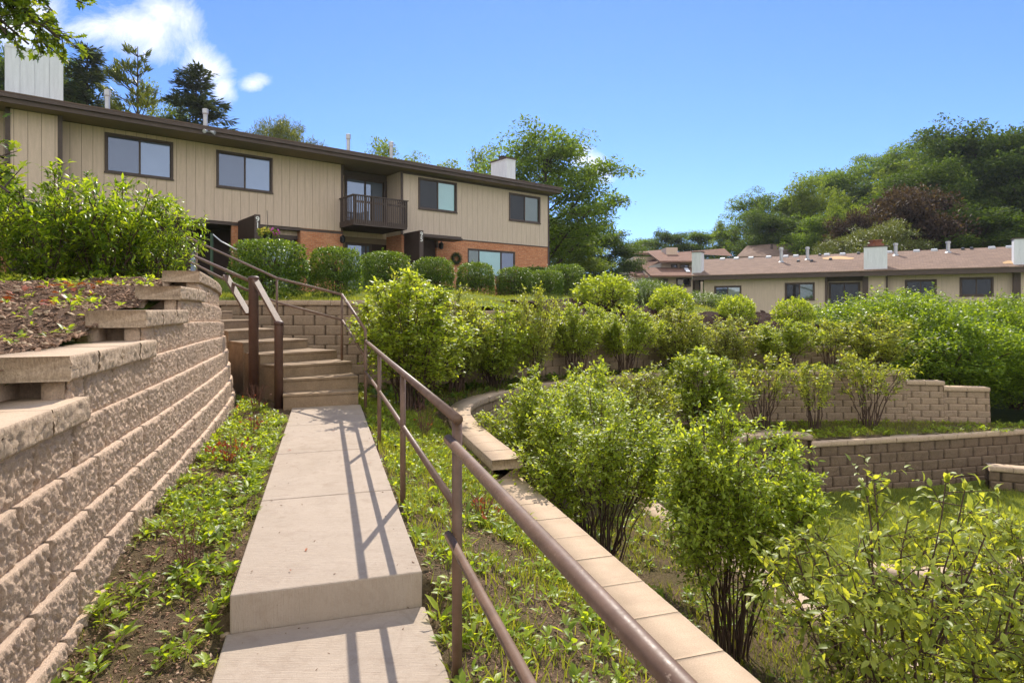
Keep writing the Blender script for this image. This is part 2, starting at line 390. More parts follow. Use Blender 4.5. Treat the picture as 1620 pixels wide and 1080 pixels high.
def leaf_arrays(P, D, N, S, T):
    P = np.asarray(P); D = nrm(np.asarray(D)); S = np.asarray(S).reshape(-1,1,1)
    W = nrm(np.cross(N, D)+1e-6); N2 = np.cross(D, W)
    tv, tf = T
    vs = P[:,None,:]+S*(tv[None,:,0:1]*D[:,None,:]+tv[None,:,1:2]*W[:,None,:]+tv[None,:,2:3]*N2[:,None,:])
    n = len(P); fs = (tf[None]+(np.arange(n)*len(tv))[:,None,None]).reshape(-1,3)
    return vs.reshape(-1,3), fs
def leaf_mesh(name, P, D, N, S, T): 
    v, f = leaf_arrays(P, D, N, S, T); return np_mesh(name, v, f)
def segs_mesh(name, A, B, r0, r1, n=4):
    A = np.asarray(A,float); B = np.asarray(B,float); d = nrm(B-A)
    ref = np.tile(np.array([[.31,.17,.94]]), (len(A),1)); a = nrm(np.cross(d, ref)+1e-6); b = np.cross(d, a)
    r0 = np.broadcast_to(r0, (len(A),)); r1 = np.broadcast_to(r1, (len(A),))
    t = np.arange(n)*2*np.pi/n
    ring = a[:,None,:]*np.cos(t)[None,:,None]+b[:,None,:]*np.sin(t)[None,:,None]
    v = np.concatenate([A[:,None,:]+ring*r0[:,None,None], B[:,None,:]+ring*r1[:,None,None]], 1).reshape(-1,3)
    q = np.array([(k,(k+1)%n,n+(k+1)%n,n+k) for k in range(n)])
    f = (q[None]+(np.arange(len(A))*2*n)[:,None,None]).reshape(-1,4)
    return np_mesh(name, v, f)
def rand_unit(r, n): return nrm(r.normal(size=(n,3)))

def shrub_meshes(name, seed, H=2.0, W=1.5, stems=22, twigs=16, lpt=9, leaf=.05, T=T_DIA, bare=.42, flat=.55, tw=.28, droop=0, rad=.011, fill=1.0, lean=(0,0)):
    """multi-stemmed shrub: stems fan out of one root, twigs on the upper stems, leaves alternate along twigs"""
    r = rng(seed); A=[];B=[];R0=[];R1=[];LP=[];LD=[];LN=[];LS=[]
    for i in range(stems):
        th = 2*np.pi*(i+r.rand())/stems; q = math.sqrt(r.uniform(.02,1))
        rr = W/2*q*r.uniform(.75,1.08); h = H*(1-flat*.85*q**2.4)*r.uniform(.84,1.04)
        bx = r.uniform(.02,.11)*W
        p0 = np.array([bx*math.cos(th), bx*math.sin(th), -.03]); p2 = np.array([rr*math.cos(th)+lean[0]*h, rr*math.sin(th)+lean[1]*h, h])
        p1 = p0*.4+p2*.6; p1[:2] *= .62; p1[2] = h*r.uniform(.5,.62)
        ts = np.linspace(0,1,9)[:,None]; pts = (1-ts)**2*p0+2*ts*(1-ts)*p1+ts**2*p2
        pts[1:] += r.normal(0,.012,(8,3))*W
        rs = rad*r.uniform(.7,1.3)*np.linspace(1,.28,9)
        A.append(pts[:-1]);B.append(pts[1:]);R0.append(rs[:-1]);R1.append(rs[1:])
        nt = max(3,int(twigs*r.uniform(.8,1.2)))
        u = bare*r.uniform(.8,1.15)+(1-bare)*np.sort(r.rand(nt))**.8
        u = np.clip(u, .1, .995); idx = np.minimum((u*8).astype(int),7); fr = u*8-idx
        base = pts[idx]*(1-fr[:,None])+pts[idx+1]*fr[:,None]
        outw = np.stack([np.full(nt,math.cos(th)),np.full(nt,math.sin(th)),np.full(nt,.5)],1)
        d = nrm(rand_unit(r,nt)*1.05+outw*.8+np.array([0,0,.18-droop])); L = tw*r.uniform(.5,1.25,nt)*(1.15-.45*u)
        end = base+d*L[:,None]; end[:,2] -= droop*L*.4; end[:,2] = np.maximum(end[:,2], .04)
        mid = (base+end)/2+r.normal(0,.02,(nt,3))*W*.5; mid[:,2] += .03*L/tw*.5
        A += [base,mid]; B += [mid,end]; R0 += [np.full(nt,rad*.28),np.full(nt,rad*.2)]; R1 += [np.full(nt,rad*.2),np.full(nt,rad*.1)]
        for j in range(nt):
            k = max(2,int(lpt*r.uniform(.7,1.3)*fill)); v = np.linspace(.15,1.0,k)[:,None]
            p = np.where(v<.5, base[j]*(1-2*v)+mid[j]*2*v, mid[j]*(2-2*v)+end[j]*(2*v-1))
            side = rand_unit(r,k); dd = nrm(d[j]*.6+side*.9+np.array([0,0,-.08-droop*.5]))
            LP.append(p+side*.006); LD.append(dd); LN.append(nrm(rand_unit(r,k)*.42+np.array([0,0,1.0]))); LS.append(leaf*r.uniform(.55,1.2,k))
        k = 6; LP.append(np.tile(pts[-1],(k,1))); dd = nrm(rand_unit(r,k)+np.array([0,0,.9])); LD.append(dd); LN.append(nrm(rand_unit(r,k)*.6+np.array([0,0,1]))); LS.append(leaf*r.uniform(.6,1.1,k))
    st = segs_mesh(name+'_stems', np.concatenate(A),np.concatenate(B),np.concatenate(R0),np.concatenate(R1))
    lf = leaf_mesh(name+'_leaves', np.concatenate(LP),np.concatenate(LD),np.concatenate(LN),np.concatenate(LS), T)
    return st, lf

def dome_meshes(name, seed, n=7000, leaf=.045, p=2.6, T=T_DIA, rough=.06, spikes=0, box=False, stems=14):
    """dense rounded shrub of unit size (x,y in -.5..0.5, z 0..1), leaves in the shell and inside"""
    r = rng(seed)
    d = rand_unit(r, n); d[:,2] = np.abs(d[:,2])*1.0
    low = r.rand(n) < .45; d[low,2] *= -r.rand(low.sum())
    d = nrm(d)
    k = (np.abs(d)**p).sum(1)**(-1/p)
    lump = fbm(np.arctan2(d[:,1],d[:,0])*2.3+seed, d[:,2]*4, seed, 3)
    rad = k*(1+(lump-.5)*rough*4)*np.where(r.rand(n)<.72, r.uniform(.9,1.02,n), r.uniform(.55,.9,n))
    P = d*rad[:,None]*np.array([.5,.5,.5])+np.array([0,0,.52])
    P[:,2] = np.maximum(P[:,2], .03)
    sc = r.normal(0,.012,(n,3)); P += sc
    if spikes:
        m = int(n*spikes); ix = r.randint(0,n,m//5); ix = ix[d[ix,2]>.1]
        base = P[ix]; dirn = nrm(d[ix]*.5+rand_unit(r,len(ix))*.35+np.array([0,0,.9])); L = r.uniform(.05,.16,len(ix))
        for q in np.linspace(.2,1,6):
            pp = base+dirn*(L*q)[:,None]; P = np.concatenate([P,pp]); d = np.concatenate([d, nrm(dirn+rand_unit(r,len(ix))*.8)])
    n = len(P)
    D = nrm(d*.6+rand_unit(r,n)*.8+np.array([0,0,.25])); N = nrm(rand_unit(r,n)*.7+d*.5+np.array([0,0,.6]))
    lf = leaf_mesh(name+'_leaves', P, D, N, leaf*r.uniform(.55,1.2,n), T)
    A=[];B=[]
    for i in range(stems):
        th = 2*np.pi*i/stems; q = r.uniform(.3,.95)
        p0 = np.array([.06*math.cos(th),.06*math.sin(th),0]); p2 = np.array([.4*q*math.cos(th),.4*q*math.sin(th),.55+.3*(1-q)])
        m1 = (p0+p2)/2; m1[:2] *= .8; A += [p0,m1]; B += [m1,p2]
        for w in range(4):
            A.append(m1); B.append(p2+r.normal(0,.12,3)*np.array([1,1,.6]))
    st = segs_mesh(name+'_stems', A, B, .012, .006)
    return st, lf

def tree_meshes(name, seed, H=12, CW=9, trunk_h=.25, limbs=9, sub=7, leaf=.22, per=55, T=T_DIA, clump=.9, flat=.5, tr=.22, top=1.0, gap=1.0, round_=.5):
    """tapered trunk, limbs, sub-limbs; flattened leaf clumps at the sub-limb ends"""
    r = rng(seed); A=[];B=[];R0=[];R1=[];CP=[];CS=[]
    def seg(a,b,ra,rb): A.append(a);B.append(b);R0.append(ra);R1.append(rb)
    tz = np.linspace(0,1,8); tp = np.stack([np.cumsum(r.normal(0,.02,8))*H*.25, np.cumsum(r.normal(0,.02,8))*H*.25, tz*H*.86],1); tp[0,:2] = 0
    for i in range(7): seg(tp[i],tp[i+1], tr*(1-.8*tz[i]), tr*(1-.8*tz[i+1]))
    for i in range(limbs):
        u = trunk_h+(.95-trunk_h)*((i+r.rand()*.8)/limbs); idx = min(int(u*7),6); base = tp[idx]+(tp[idx+1]-tp[idx])*(u*7-idx)
        th = i*2.39996+r.uniform(-.4,.4)
        x = (u-trunk_h)/(1-trunk_h)
        reach = CW/2*(math.sin(math.pi*min(1,(.22+.70*x)**.9))*.9+.12)*r.uniform(.75,1.12)
        end = base+np.array([math.cos(th)*reach, math.sin(th)*reach, H*(.06+.17*(1-x*.3))*r.uniform(.5,1.3)])
        if end[2] > H*.97: end[2] = H*.97
        mid = (base+end)/2+np.array([0,0,H*.02])+r.normal(0,.2,3)
        rb = tr*.42*(1-.6*x); seg(base,mid,rb,rb*.6); seg(mid,end,rb*.6,rb*.2)
        for j in range(sub):
            v = r.uniform(.25,1); sb = base+(end-base)*v if v>.5 else base*(1-2*v)+mid*(2*v)
            dd = rand_unit(r,1)[0]; dd[2] = abs(dd[2])*.55-.08
            e2 = sb+dd*CW*.17*r.uniform(.5,1.3); seg(sb,e2,rb*.3,rb*.08)
            CP.append(e2); CS.append(clump*r.uniform(.55,1.2))
            if r.rand() < .7*gap: CP.append(sb+(e2-sb)*.5+r.normal(0,.3,3)); CS.append(clump*r.uniform(.5,1.0))
    for j in range(int(limbs*.9)):
        p = tp[-1]+r.normal(0,1,3)*np.array([CW*.13,CW*.13,H*.045]); seg(tp[-2],p,tr*.12,tr*.04); CP.append(p); CS.append(clump*r.uniform(.5,1))
    CP = np.array(CP); CS = np.array(CS); nC = len(CP)
    cnt = (per*(CS/clump)**2).astype(int)+4; ci = np.repeat(np.arange(nC), cnt); n = len(ci)
    dv = rand_unit(r,n); rad = r.rand(n)**.45
    off = dv*rad[:,None]*CS[ci][:,None]; off[:,2] *= flat
    off[:,2] -= (off[:,0]**2+off[:,1]**2)/np.maximum(CS[ci],.1)*.25
    P = CP[ci]+off
    D = nrm(dv*.6+rand_unit(r,n)*.7+np.array([0,0,-.1])); N = nrm(rand_unit(r,n)*.7+np.array([0,0,1]))
    lf = leaf_mesh(name+'_crown', P, D, N, leaf*r.uniform(.5,1.25,n), T)
    st = segs_mesh(name+'_trunk', np.array(A),np.array(B),np.array(R0),np.array(R1),6)
    return st, lf

def conifer_meshes(name, seed, H=14, W=6, start=.12, whorls=26, leaf=.3, gap=.0, up=.0, dens=1.0, tuft=False, T=T_NEEDLE):
    r = rng(seed); A=[(0,0,0)];B=[(0,0,H)];R0=[.2];R1=[.02];LP=[];LD=[];LN=[];LS=[]
    for i in range(whorls):
        u = start+(1-start)*(i/whorls); z = H*u; L0 = W/2*(1-u)**.8*r.uniform(.75,1.1)+.25
        for j in range(int(5+2*(1-u))):
            if r.rand() < gap: continue
            th = r.uniform(0,2*np.pi); L = L0*r.uniform(.6,1.15); droop = -.18+up+.35*u
            b = np.array([0,0,z]); e = np.array([math.cos(th)*L, math.sin(th)*L, z+L*droop]); 
            A.append(b);B.append(e);R0.append(.04);R1.append(.012)
            m = int((9 if not tuft else 6)*L/leaf*1.5*dens)+3; v = (r.rand(m) if not tuft else .45+.55*r.rand(m)**.6); sd = np.array([-math.sin(th),math.cos(th),0])
            p = b+(e-b)*v[:,None]
            w = (1-v*.6)*L*.25
            off = r.uniform(-1,1,m)*w
            p = p+sd*off[:,None]+np.array([0,0,1])*r.normal(-.05,.09,m)[:,None]
            LP.append(p); dd = nrm(nrm((e-b)[None])+sd*np.sign(off)[:,None]*.8+rand_unit(r,m)*.6+(np.array([0,0,.6]) if tuft else np.array([0,0,-.1]))); LD.append(dd); LN.append(nrm(rand_unit(r,m)*.6+np.array([0,0,1]))); LS.append(leaf*r.uniform(.6,1.2,m))
    LPc = np.concatenate(LP)
    lf = leaf_mesh(name+'_crown', LPc,np.concatenate(LD),np.concatenate(LN),np.concatenate(LS), T)
    st = segs_mesh(name+'_trunk', np.array(A,float),np.array(B,float),np.array(R0),np.array(R1),5)
    return st, lf

PROTO = {}
def plant_kind(key, meshes, m_st, m_lf, part=('stems','foliage')):
    st, lf = meshes; st.materials.append(m_st); lf.materials.append(m_lf); PROTO[key] = (st, lf, part)
def plant(key, name, x, y, z, sx=1, sz=1, rz=0, label=None, cat='shrub', group=None, lf=None, sy=None):
    st, l, part = PROTO[key]
    o = empty(name, (x,y,z), rz, label, cat, group); o.scale = (sx, sy or sx, sz)
    for me, nm in ((st, part[0]), (l, part[1])):
        c = bpy.data.objects.new(nm, me); COL.objects.link(c); c.parent = o
    return o
# ------------------------------------------------------------------ world, sun, camera
w = bpy.data.worlds.new('World'); scene.world = w; w.use_nodes = True
k = NT('', world=w)
sky = k.n('ShaderNodeTexSky', sky_type='NISHITA', sun_disc=False, sun_elevation=SUN_EL, sun_rotation=SUN_AZ, altitude=0, air_density=1.0, dust_density=.0, ozone_density=2.2)
tc = k.n('ShaderNodeTexCoord').outputs['Generated']; sp = k.n('ShaderNodeSeparateXYZ'); k.set(sp.inputs[0], tc)
yy = k.math('MAXIMUM', sp.outputs[1], .05)
u_ = k.math('DIVIDE', sp.outputs[0], yy); w_ = k.math('DIVIDE', sp.outputs[2], yy)
def blob(px, py, rx, ry, tilt=0):
    cu = (px-CX)/F; cw = (HY-py)/F
    du = k.math('SUBTRACT', u_, cu); dw = k.math('SUBTRACT', w_, cw); c, s = math.cos(R(tilt)), math.sin(R(tilt))
    a = k.math('DIVIDE', k.math('ADD', k.math('MULTIPLY', du, c), k.math('MULTIPLY', dw, s)), rx/F)
    b = k.math('DIVIDE', k.math('SUBTRACT', k.math('MULTIPLY', dw, c), k.math('MULTIPLY', du, s)), ry/F)
    d = k.math('SQRT', k.math('ADD', k.math('MULTIPLY', a, a), k.math('MULTIPLY', b, b)))
    return k.math('SUBTRACT', 1, d)
bl = None
for a in [(215,50,125,46,-4),(160,45,80,32,0),(270,18,72,46,-30),(330,105,62,36,-50),(352,140,34,28,-60),(402,131,34,17,10),(945,262,42,20,-42),(918,250,26,22,0),(20,40,110,60,0)]:
    b = blob(*a); bl = b if bl is None else k.math('MAXIMUM', bl, b)
cv = k.n('ShaderNodeCombineXYZ'); k.set(cv.inputs[0], u_); k.set(cv.inputs[1], w_)
nz = k.noise(11, 10, .68, cv.outputs[0], .5)
msk = k.math('ADD', k.math('MULTIPLY', bl, .9), k.math('MULTIPLY', k.math('SUBTRACT', nz, .5), 1.9))
msk = k.ramp(msk, [(.02, 0), (.3, .28), (.9, .9)])
front = k.math('GREATER_THAN', sp.outputs[1], .1); msk = k.math('MULTIPLY', msk, front)
skyc = k.mix(1, sky.outputs[0], SKY_TINT, 'MULTIPLY')
cl = k.mix(msk, skyc, (CLOUD, CLOUD*1.0, CLOUD*1.03))
# added fill light: bright unseen cloud layer behind the viewer, lifting the shaded facade
nb = k.noise(2.6, 6, .6, tc, .2)
mb_ = k.math('MULTIPLY', k.ramp(nb, [(.30, 0), (.46, 1)]), k.ramp(k.math('MULTIPLY', sp.outputs[1], -1), [(.0, 0), (.18, 1)]))
cl = k.mix(mb_, cl, (CLOUD_FILL*.97, CLOUD_FILL*.98, CLOUD_FILL*1.0))
bg = k.n('ShaderNodeBackground', i_Strength=SKY_STR); k.set(bg.inputs[0], cl)
wo = k.n('ShaderNodeOutputWorld'); k.set(wo.inputs[0], bg.outputs[0])

sd = bpy.data.lights.new('sun', 'SUN'); sd.energy = SUN_STR; sd.angle = R(.53); sd.color = (1, .93, .82)
so = bpy.data.objects.new('sun', sd); COL.objects.link(so)
dv = Vector((math.sin(SUN_AZ)*math.cos(SUN_EL), math.cos(SUN_AZ)*math.cos(SUN_EL), math.sin(SUN_EL)))
so.rotation_euler = dv.to_track_quat('Z', 'Y').to_euler(); so.location = (0, 0, 40)
cd = bpy.data.cameras.new('camera'); co = bpy.data.objects.new('camera', cd); COL.objects.link(co)
co.location = (0, 0, CZ); co.rotation_euler = (R(90), 0, 0); cd.sensor_width = 36; cd.lens = 36*F/1620; cd.shift_y = -(540-HY)/1620
cd.clip_end = 3000; cd.clip_start = .02; scene.camera = co
scene.view_settings.view_transform = 'Standard'; scene.view_settings.look = 'None'; scene.view_settings.exposure = EXPO; scene.view_settings.gamma = 1
scene.cycles.max_bounces = 8; scene.cycles.transparent_max_bounces = 8; scene.cycles.transmission_bounces = 4
scene.cycles.use_adaptive_sampling = True; scene.cycles.adaptive_threshold = .02
scene.cycles.use_denoising = True

# ------------------------------------------------------------------ paths and block walls
class Path:
    def __init__(s, pts, outward=1, smooth=3):
        p = np.array(pts, float)
        for _ in range(smooth):
            q = [p[0]]
            for a, b in zip(p[:-1], p[1:]): q += [a*.75+b*.25, a*.25+b*.75]
            q.append(p[-1]); p = np.array(q)
        s.p = p; d = np.linalg.norm(np.diff(p, axis=0), axis=1); s.s = np.concatenate([[0], np.cumsum(d)]); s.L = s.s[-1]; s.o = outward
    def xy(s, a, off=0):
        a = np.asarray(a, float); x = np.interp(a, s.s, s.p[:,0]); y = np.interp(a, s.s, s.p[:,1])
        e = .06; x1 = np.interp(a+e, s.s, s.p[:,0]); y1 = np.interp(a+e, s.s, s.p[:,1]); x0 = np.interp(a-e, s.s, s.p[:,0]); y0 = np.interp(a-e, s.s, s.p[:,1])
        t = nrm(np.stack([x1-x0, y1-y0], -1)); n = np.stack([t[...,1], -t[...,0]], -1)*s.o   # right-hand normal
        return np.stack([x, y], -1)+n*np.asarray(off)[..., None]
    def s_near(s, pt):
        q = s.p-np.array(pt); return float(s.s[np.argmin((q**2).sum(1))])

def rough_strip(path, s0, s1, z0, z1, off, amp=.011, res=.011, bl=.40, phase=0, seed=0, depth=.32, top=True, zf=None, joint=.007, back=False, ends=True):
    """one course of blocks: rough split face outwards, smooth ledge on top"""
    ns = max(2, int((s1-s0)/res)+1); nz = max(2, int((z1-z0)/res)+1)
    S = np.linspace(s0, s1, ns); Z = np.linspace(z0, z1, nz); SS, ZZ = np.meshgrid(S, Z)
    jd = np.abs((SS-phase+bl/2)%bl-bl/2)
    edge = np.minimum(ZZ-z0, z1-ZZ); att = .3+.7*np.clip(edge/.03, 0, 1)
    d = att*amp*2.4*(fbm(SS*95, ZZ*58, seed, 2)-.5)+att*amp*.75*(vnoise(SS*26, ZZ*18, seed+5)-.5)
    idx = np.floor((SS-phase)/bl); d = d+amp*.5*(_h(idx, idx*0+seed, 3)-.5)
    edge = np.minimum(ZZ-z0, z1-ZZ); d = d-.004*np.clip(1-edge/.010, 0, 1)-.006*np.clip(1-jd/.02, 0, 1)
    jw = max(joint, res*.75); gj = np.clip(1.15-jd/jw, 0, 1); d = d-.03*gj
    XY = path.xy(SS, off+d)
    ti = _h(idx, idx*0+seed*1.7, 9)
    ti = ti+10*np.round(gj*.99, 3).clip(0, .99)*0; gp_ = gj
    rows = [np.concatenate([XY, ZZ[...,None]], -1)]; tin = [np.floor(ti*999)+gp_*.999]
    if top:
        e = np.full(ns, off-depth if top is True else off-top)
        x2 = path.xy(S, e); rows.append(np.concatenate([x2, np.full((ns,1), z1-.001)], -1)[None]); tin.append(np.floor(ti[-1:]*999))
    b = path.xy(S, np.full(ns, off-depth)); rows.insert(0, np.concatenate([b, np.full((ns,1), z0)], -1)[None]); tin.insert(0, np.floor(ti[:1]*999))
    if back:
        b = path.xy(S, np.full(ns, off-depth)); 
        rows.append(np.concatenate([b, np.full((ns,1), z0)], -1)[None]); tin.append(np.floor(ti[:1]*999))
    G = np.concatenate(rows, 0); nr = G.shape[0]
    if zf is not None:
        G[...,2] = zf(np.tile(S, (nr,1)), G[...,2])
    v = G.reshape(-1,3); i = np.arange(nr*ns).reshape(nr, ns)
    f = np.stack([i[:-1,:-1], i[:-1,1:], i[1:,1:], i[1:,:-1]], -1).reshape(-1,4)
    if path.o < 0: f = f[:, ::-1]
    fl = [f]
    if ends:
        e0 = i[:,0]; e1 = i[:,-1]
        # fan the two end faces to the back corner
        tr = [(e0[0], e0[j+1], e0[j]) for j in range(1, nr-1)]+[(e1[0], e1[j], e1[j+1]) for j in range(1, nr-1)]
        fl.append(np.array(tr))
    return v, fl, np.concatenate(tin, 0).ravel()

def merge_build(name, items, mat, parent=None, smooth=True):
    vs=[];q=[];t=[];ti=[];n=0
    for v, fl, a in items:
        vs.append(v); ti.append(a)
        for f in fl: (q if f.shape[1]==4 else t).append(f+n)
        n += len(v)
    fs = []
    if q: fs.append(np.concatenate(q))
    if t: fs.append(np.concatenate(t))
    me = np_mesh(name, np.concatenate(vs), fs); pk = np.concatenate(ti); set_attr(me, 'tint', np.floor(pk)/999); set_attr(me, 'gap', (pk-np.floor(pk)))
    return link(name, me, mat, parent)
def box_item(b, t, tint=.5):
    v = np.array(list(b)+list(t), float); return v, [np.array([(0,3,2,1),(4,5,6,7),(0,1,5,4),(1,2,6,5),(2,3,7,6),(3,0,4,7)])], np.full(8, math.floor(tint*999))
def pbox(path, s0, s1, o0, o1, z0, z1, tint=.5):
    c = [path.xy(s0,o0), path.xy(s1,o0), path.xy(s1,o1), path.xy(s0,o1)]
    if path.o > 0: c = [c[3], c[2], c[1], c[0]]
    return box_item([(p[0],p[1],z0) for p in c], [(p[0],p[1],z1) for p in c], tint)

def cap_row(path, s0, s1, off, z0, h=.112, depth=.32, bl=.405, res=.012, amp=.009, seed=0, zf=None, gap=.003, both=False):
    """cap stones laid end to end; each is a smooth-topped stone with a rough front"""
    n = max(1, int(round((s1-s0)/bl))); L = (s1-s0)/n; r = rng(seed+77); out = []
    for i in range(n):
        a = s0+i*L+gap/2; b = s0+(i+1)*L-gap/2; dz = r.uniform(-.0015,.0015)
        v, fl, t = rough_strip(path, a, b, z0+dz, z0+h+dz, off+r.uniform(-.003,.003), amp, res, 99, -50, seed+i*3, depth, True, zf, ends=True, back=True)
        out.append((v, fl, t*0+math.floor(r.rand()*999)))
    return out

def sheet(name, poly, zf, cell, mat, kind='structure', label=None, cat=None, jitter=0):
    poly = np.array(poly, float); x0,y0 = poly.min(0); x1,y1 = poly.max(0)
    xs = np.arange(x0-cell, x1+cell*1.5, cell); ys = np.arange(y0-cell, y1+cell*1.5, cell)
    X, Y = np.meshgrid(xs, ys); cx = X[:-1,:-1]+cell/2; cy = Y[:-1,:-1]+cell/2
    ins = inside(cx, cy, poly)
    Z = zf(X, Y)
    v = np.stack([X,Y,Z],-1).reshape(-1,3); i = np.arange(X.size).reshape(X.shape)
    f = np.stack([i[:-1,:-1], i[:-1,1:], i[1:,1:], i[1:,:-1]], -1)[ins]
    me = np_mesh(name, v, f); 
    import bmesh
    bm = bmesh.new(); bm.from_mesh(me); bmesh.ops.delete(bm, geom=[q for q in bm.verts if not q.link_faces], context='VERTS'); bm.to_mesh(me); bm.free()
    o = link(name, me, mat, smooth=True); tag(o, label, cat, None, kind); return o
def inside(x, y, poly):
    r = np.zeros(np.shape(x), bool); n = len(poly); j = n-1
    for i in range(n):
        xi, yi = poly[i]; xj, yj = poly[j]
        if yi != yj:
            c = ((yi > y) != (yj > y)) & (x < (xj-xi)*(y-yi)/(yj-yi)+xi); r ^= c
        j = i
    return r
def idw(pts, p=2.6):
    pts = np.array(pts, float)
    def f(X, Y):
        X = np.asarray(X, float); Y = np.asarray(Y, float)
        num = 0; den = 0
        for a, b, c in pts:
            w = 1/(((X-a)**2+(Y-b)**2+.05)**(p/2)); num = num+w*c; den = den+w
        return num/den
    return f

# ---- left retaining wall (big split-face blocks beside the walk)
C = .198; SB = .028
LP = Path([TU(-4,-1.0),TU(0,-1.0),TU(3,-1.0),TU(5.5,-1.0),TU(7.5,-1.06),TU(8.7,-1.13),TU(9.5,-1.24),TU(9.85,-1.5),TU(10.15,-2.0),TU(10.5,-2.7),TU(10.9,-3.6)], 1, 2)
def lzf(S, Z): return Z-.13*np.clip((S-10.4)/3.4, 0, 1)**1.3*np.clip((Z-.5)/1.35, 0, 1)
wall = empty('retaining_wall', (0,0,0), 0, 'tan split-face block retaining wall with stepped caps left of the walkway', 'retaining wall')
zbase = .386-4*C      # bottom of lowest course
T2S = 4.0             # path s = t + 4 on the straight
items = []
starts = {7: 3.22, 8: 4.50, 9: 5.70, 10: 6.84}
Lend = LP.s_near(TU(10.9,-3.6))
for i in range(11):
    z0 = zbase+i*C; z1 = z0+C
    off = -SB*(i-4+1) + 0.0 # course whose top line sits at D=1+...
    t0 = starts.get(i, -.4 if i>2 else 1.0); 
    if i < 3: t0 = .8
    s0 = t0+T2S; s1 = Lend if i > 2 else Lend-.5
    items.append(rough_strip(LP, s0, min(s1, T2S+10.2 if i<3 else s1), z0, z1, off, .0125, .006 if i>0 else .02, .40, (.2 if i%2 else 0)+.025, i*7+3, .32, top=.09, zf=lzf, joint=.015, ends=(i not in starts)))
    if i in starts:
        a = s0
        items += [pbox(LP, a, a+.3, off-.10, off-.012, z0, z1, .2), pbox(LP, a, a+.3, off-.31, off-.25, z0, z1, .6), pbox(LP, a+.17, a+.3, off-.25, off-.10, z0, z1, .4)]
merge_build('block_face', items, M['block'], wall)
for j, (i, a, b) in enumerate([(7, -.3, 3.30), (8, 3.16, 4.60), (9, 4.46, 5.80), (10, 5.65, 6.94), (11, 6.78, None)]):
    z0 = zbase+i*C+.001; off = -SB*(i-4)+.032
    s0 = a+T2S; s1 = (b+T2S) if b else Lend-.3
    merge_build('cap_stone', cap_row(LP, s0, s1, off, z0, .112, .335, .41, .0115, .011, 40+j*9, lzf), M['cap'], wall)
# ------------------------------------------------------------------ walkway slabs and stairs
def q(t, D): return TU(t, D)
O_t, O_D = (-.293*-1.27+.956*2.742), (.956*-1.27+.293*2.742)   # front-left corner of the raised slab
DL = O_D; DR = O_D+.868
mb = MB()
ts = [O_t, O_t+1.42, O_t+2.79, O_t+4.15, O_t+5.47]
for a, b in zip(ts[:-1], ts[1:]): mb.prism([q(a+.004,DL), q(a+.004,DR), q(b-.004,DR), q(b-.004,DL)], -.25, .21)
mb.prism([q(ts[0]+.02,DL+.01), q(ts[0]+.02,DR-.01), q(ts[-1],DR-.01), q(ts[-1],DL+.01)], -.25, .196)
wk = mb.build('walkway_path', M['slab'], bevel=.008); tag(wk, 'raised pale concrete walkway slabs leading to the stairs', 'walkway', None, 'structure')
mb = MB()
for a, b in [(O_t-1.5, O_t-.003), (O_t-3.0, O_t-1.508), (O_t-4.6, O_t-3.008)]: mb.prism([q(a,DL-.015), q(a,DR+.012), q(b,DR+.012), q(b,DL-.015)], -.3, .042)
wl = mb.build('lower_walkway_path', M['slab'], bevel=.008); tag(wl, 'lower concrete walkway slab one step down in the shade of the riser', 'walkway', None, 'structure')

LR = [((-2.954,7.876),(-2.075,8.24),.39), ((-3.056,8.14),(-2.17,8.60),.557), ((-3.13,8.36),(-2.37,9.05),.72), ((-3.54,8.578),(-2.717,9.48),.86),
      ((-3.876,8.80),(-3.31,9.91),1.011), ((-4.31,9.26),(-3.92,10.25),1.164), ((-4.66,9.75),(-4.56,10.95),1.306), ((-5.05,10.0),(-5.1,11.15),1.458), ((-5.45,10.15),(-5.6,11.25),1.60)]
st = empty('stairs', (0,0,0), 0, 'weathered concrete stairs curving up to the left', 'stairs', None, 'structure')
for i in range(len(LR)-1):
    (lx,ly),(rx,ry),z = LR[i]; (l2x,l2y),(r2x,r2y),_ = LR[i+1]
    if i+2 < len(LR): (l3x,l3y),(r3x,r3y),_ = LR[i+2]
    else: l3x,l3y,r3x,r3y = l2x-.8,l2y+.2,r2x-.8,r2y+.1
    bl = (l2x*.85+l3x*.15, l2y*.85+l3y*.15); br = (r2x*.85+r3x*.15, r2y*.85+r3y*.15)
    a = MB(); a.prism([(lx,ly),(rx,ry),br,bl], -.1+.001*i, z-.035); a.prism([(lx-.006*.4,ly-.014),(rx+.004,ry-.014),br,bl], z-.0345, z)
    o = a.build('step', M['step'], st, bevel=.008)
a = MB(); a.prism([LR[-1][0], LR[-1][1], (-12,13.2), (-12,11.6)], .9, 1.60); a.build('landing', M['slab'], st, bevel=.01)

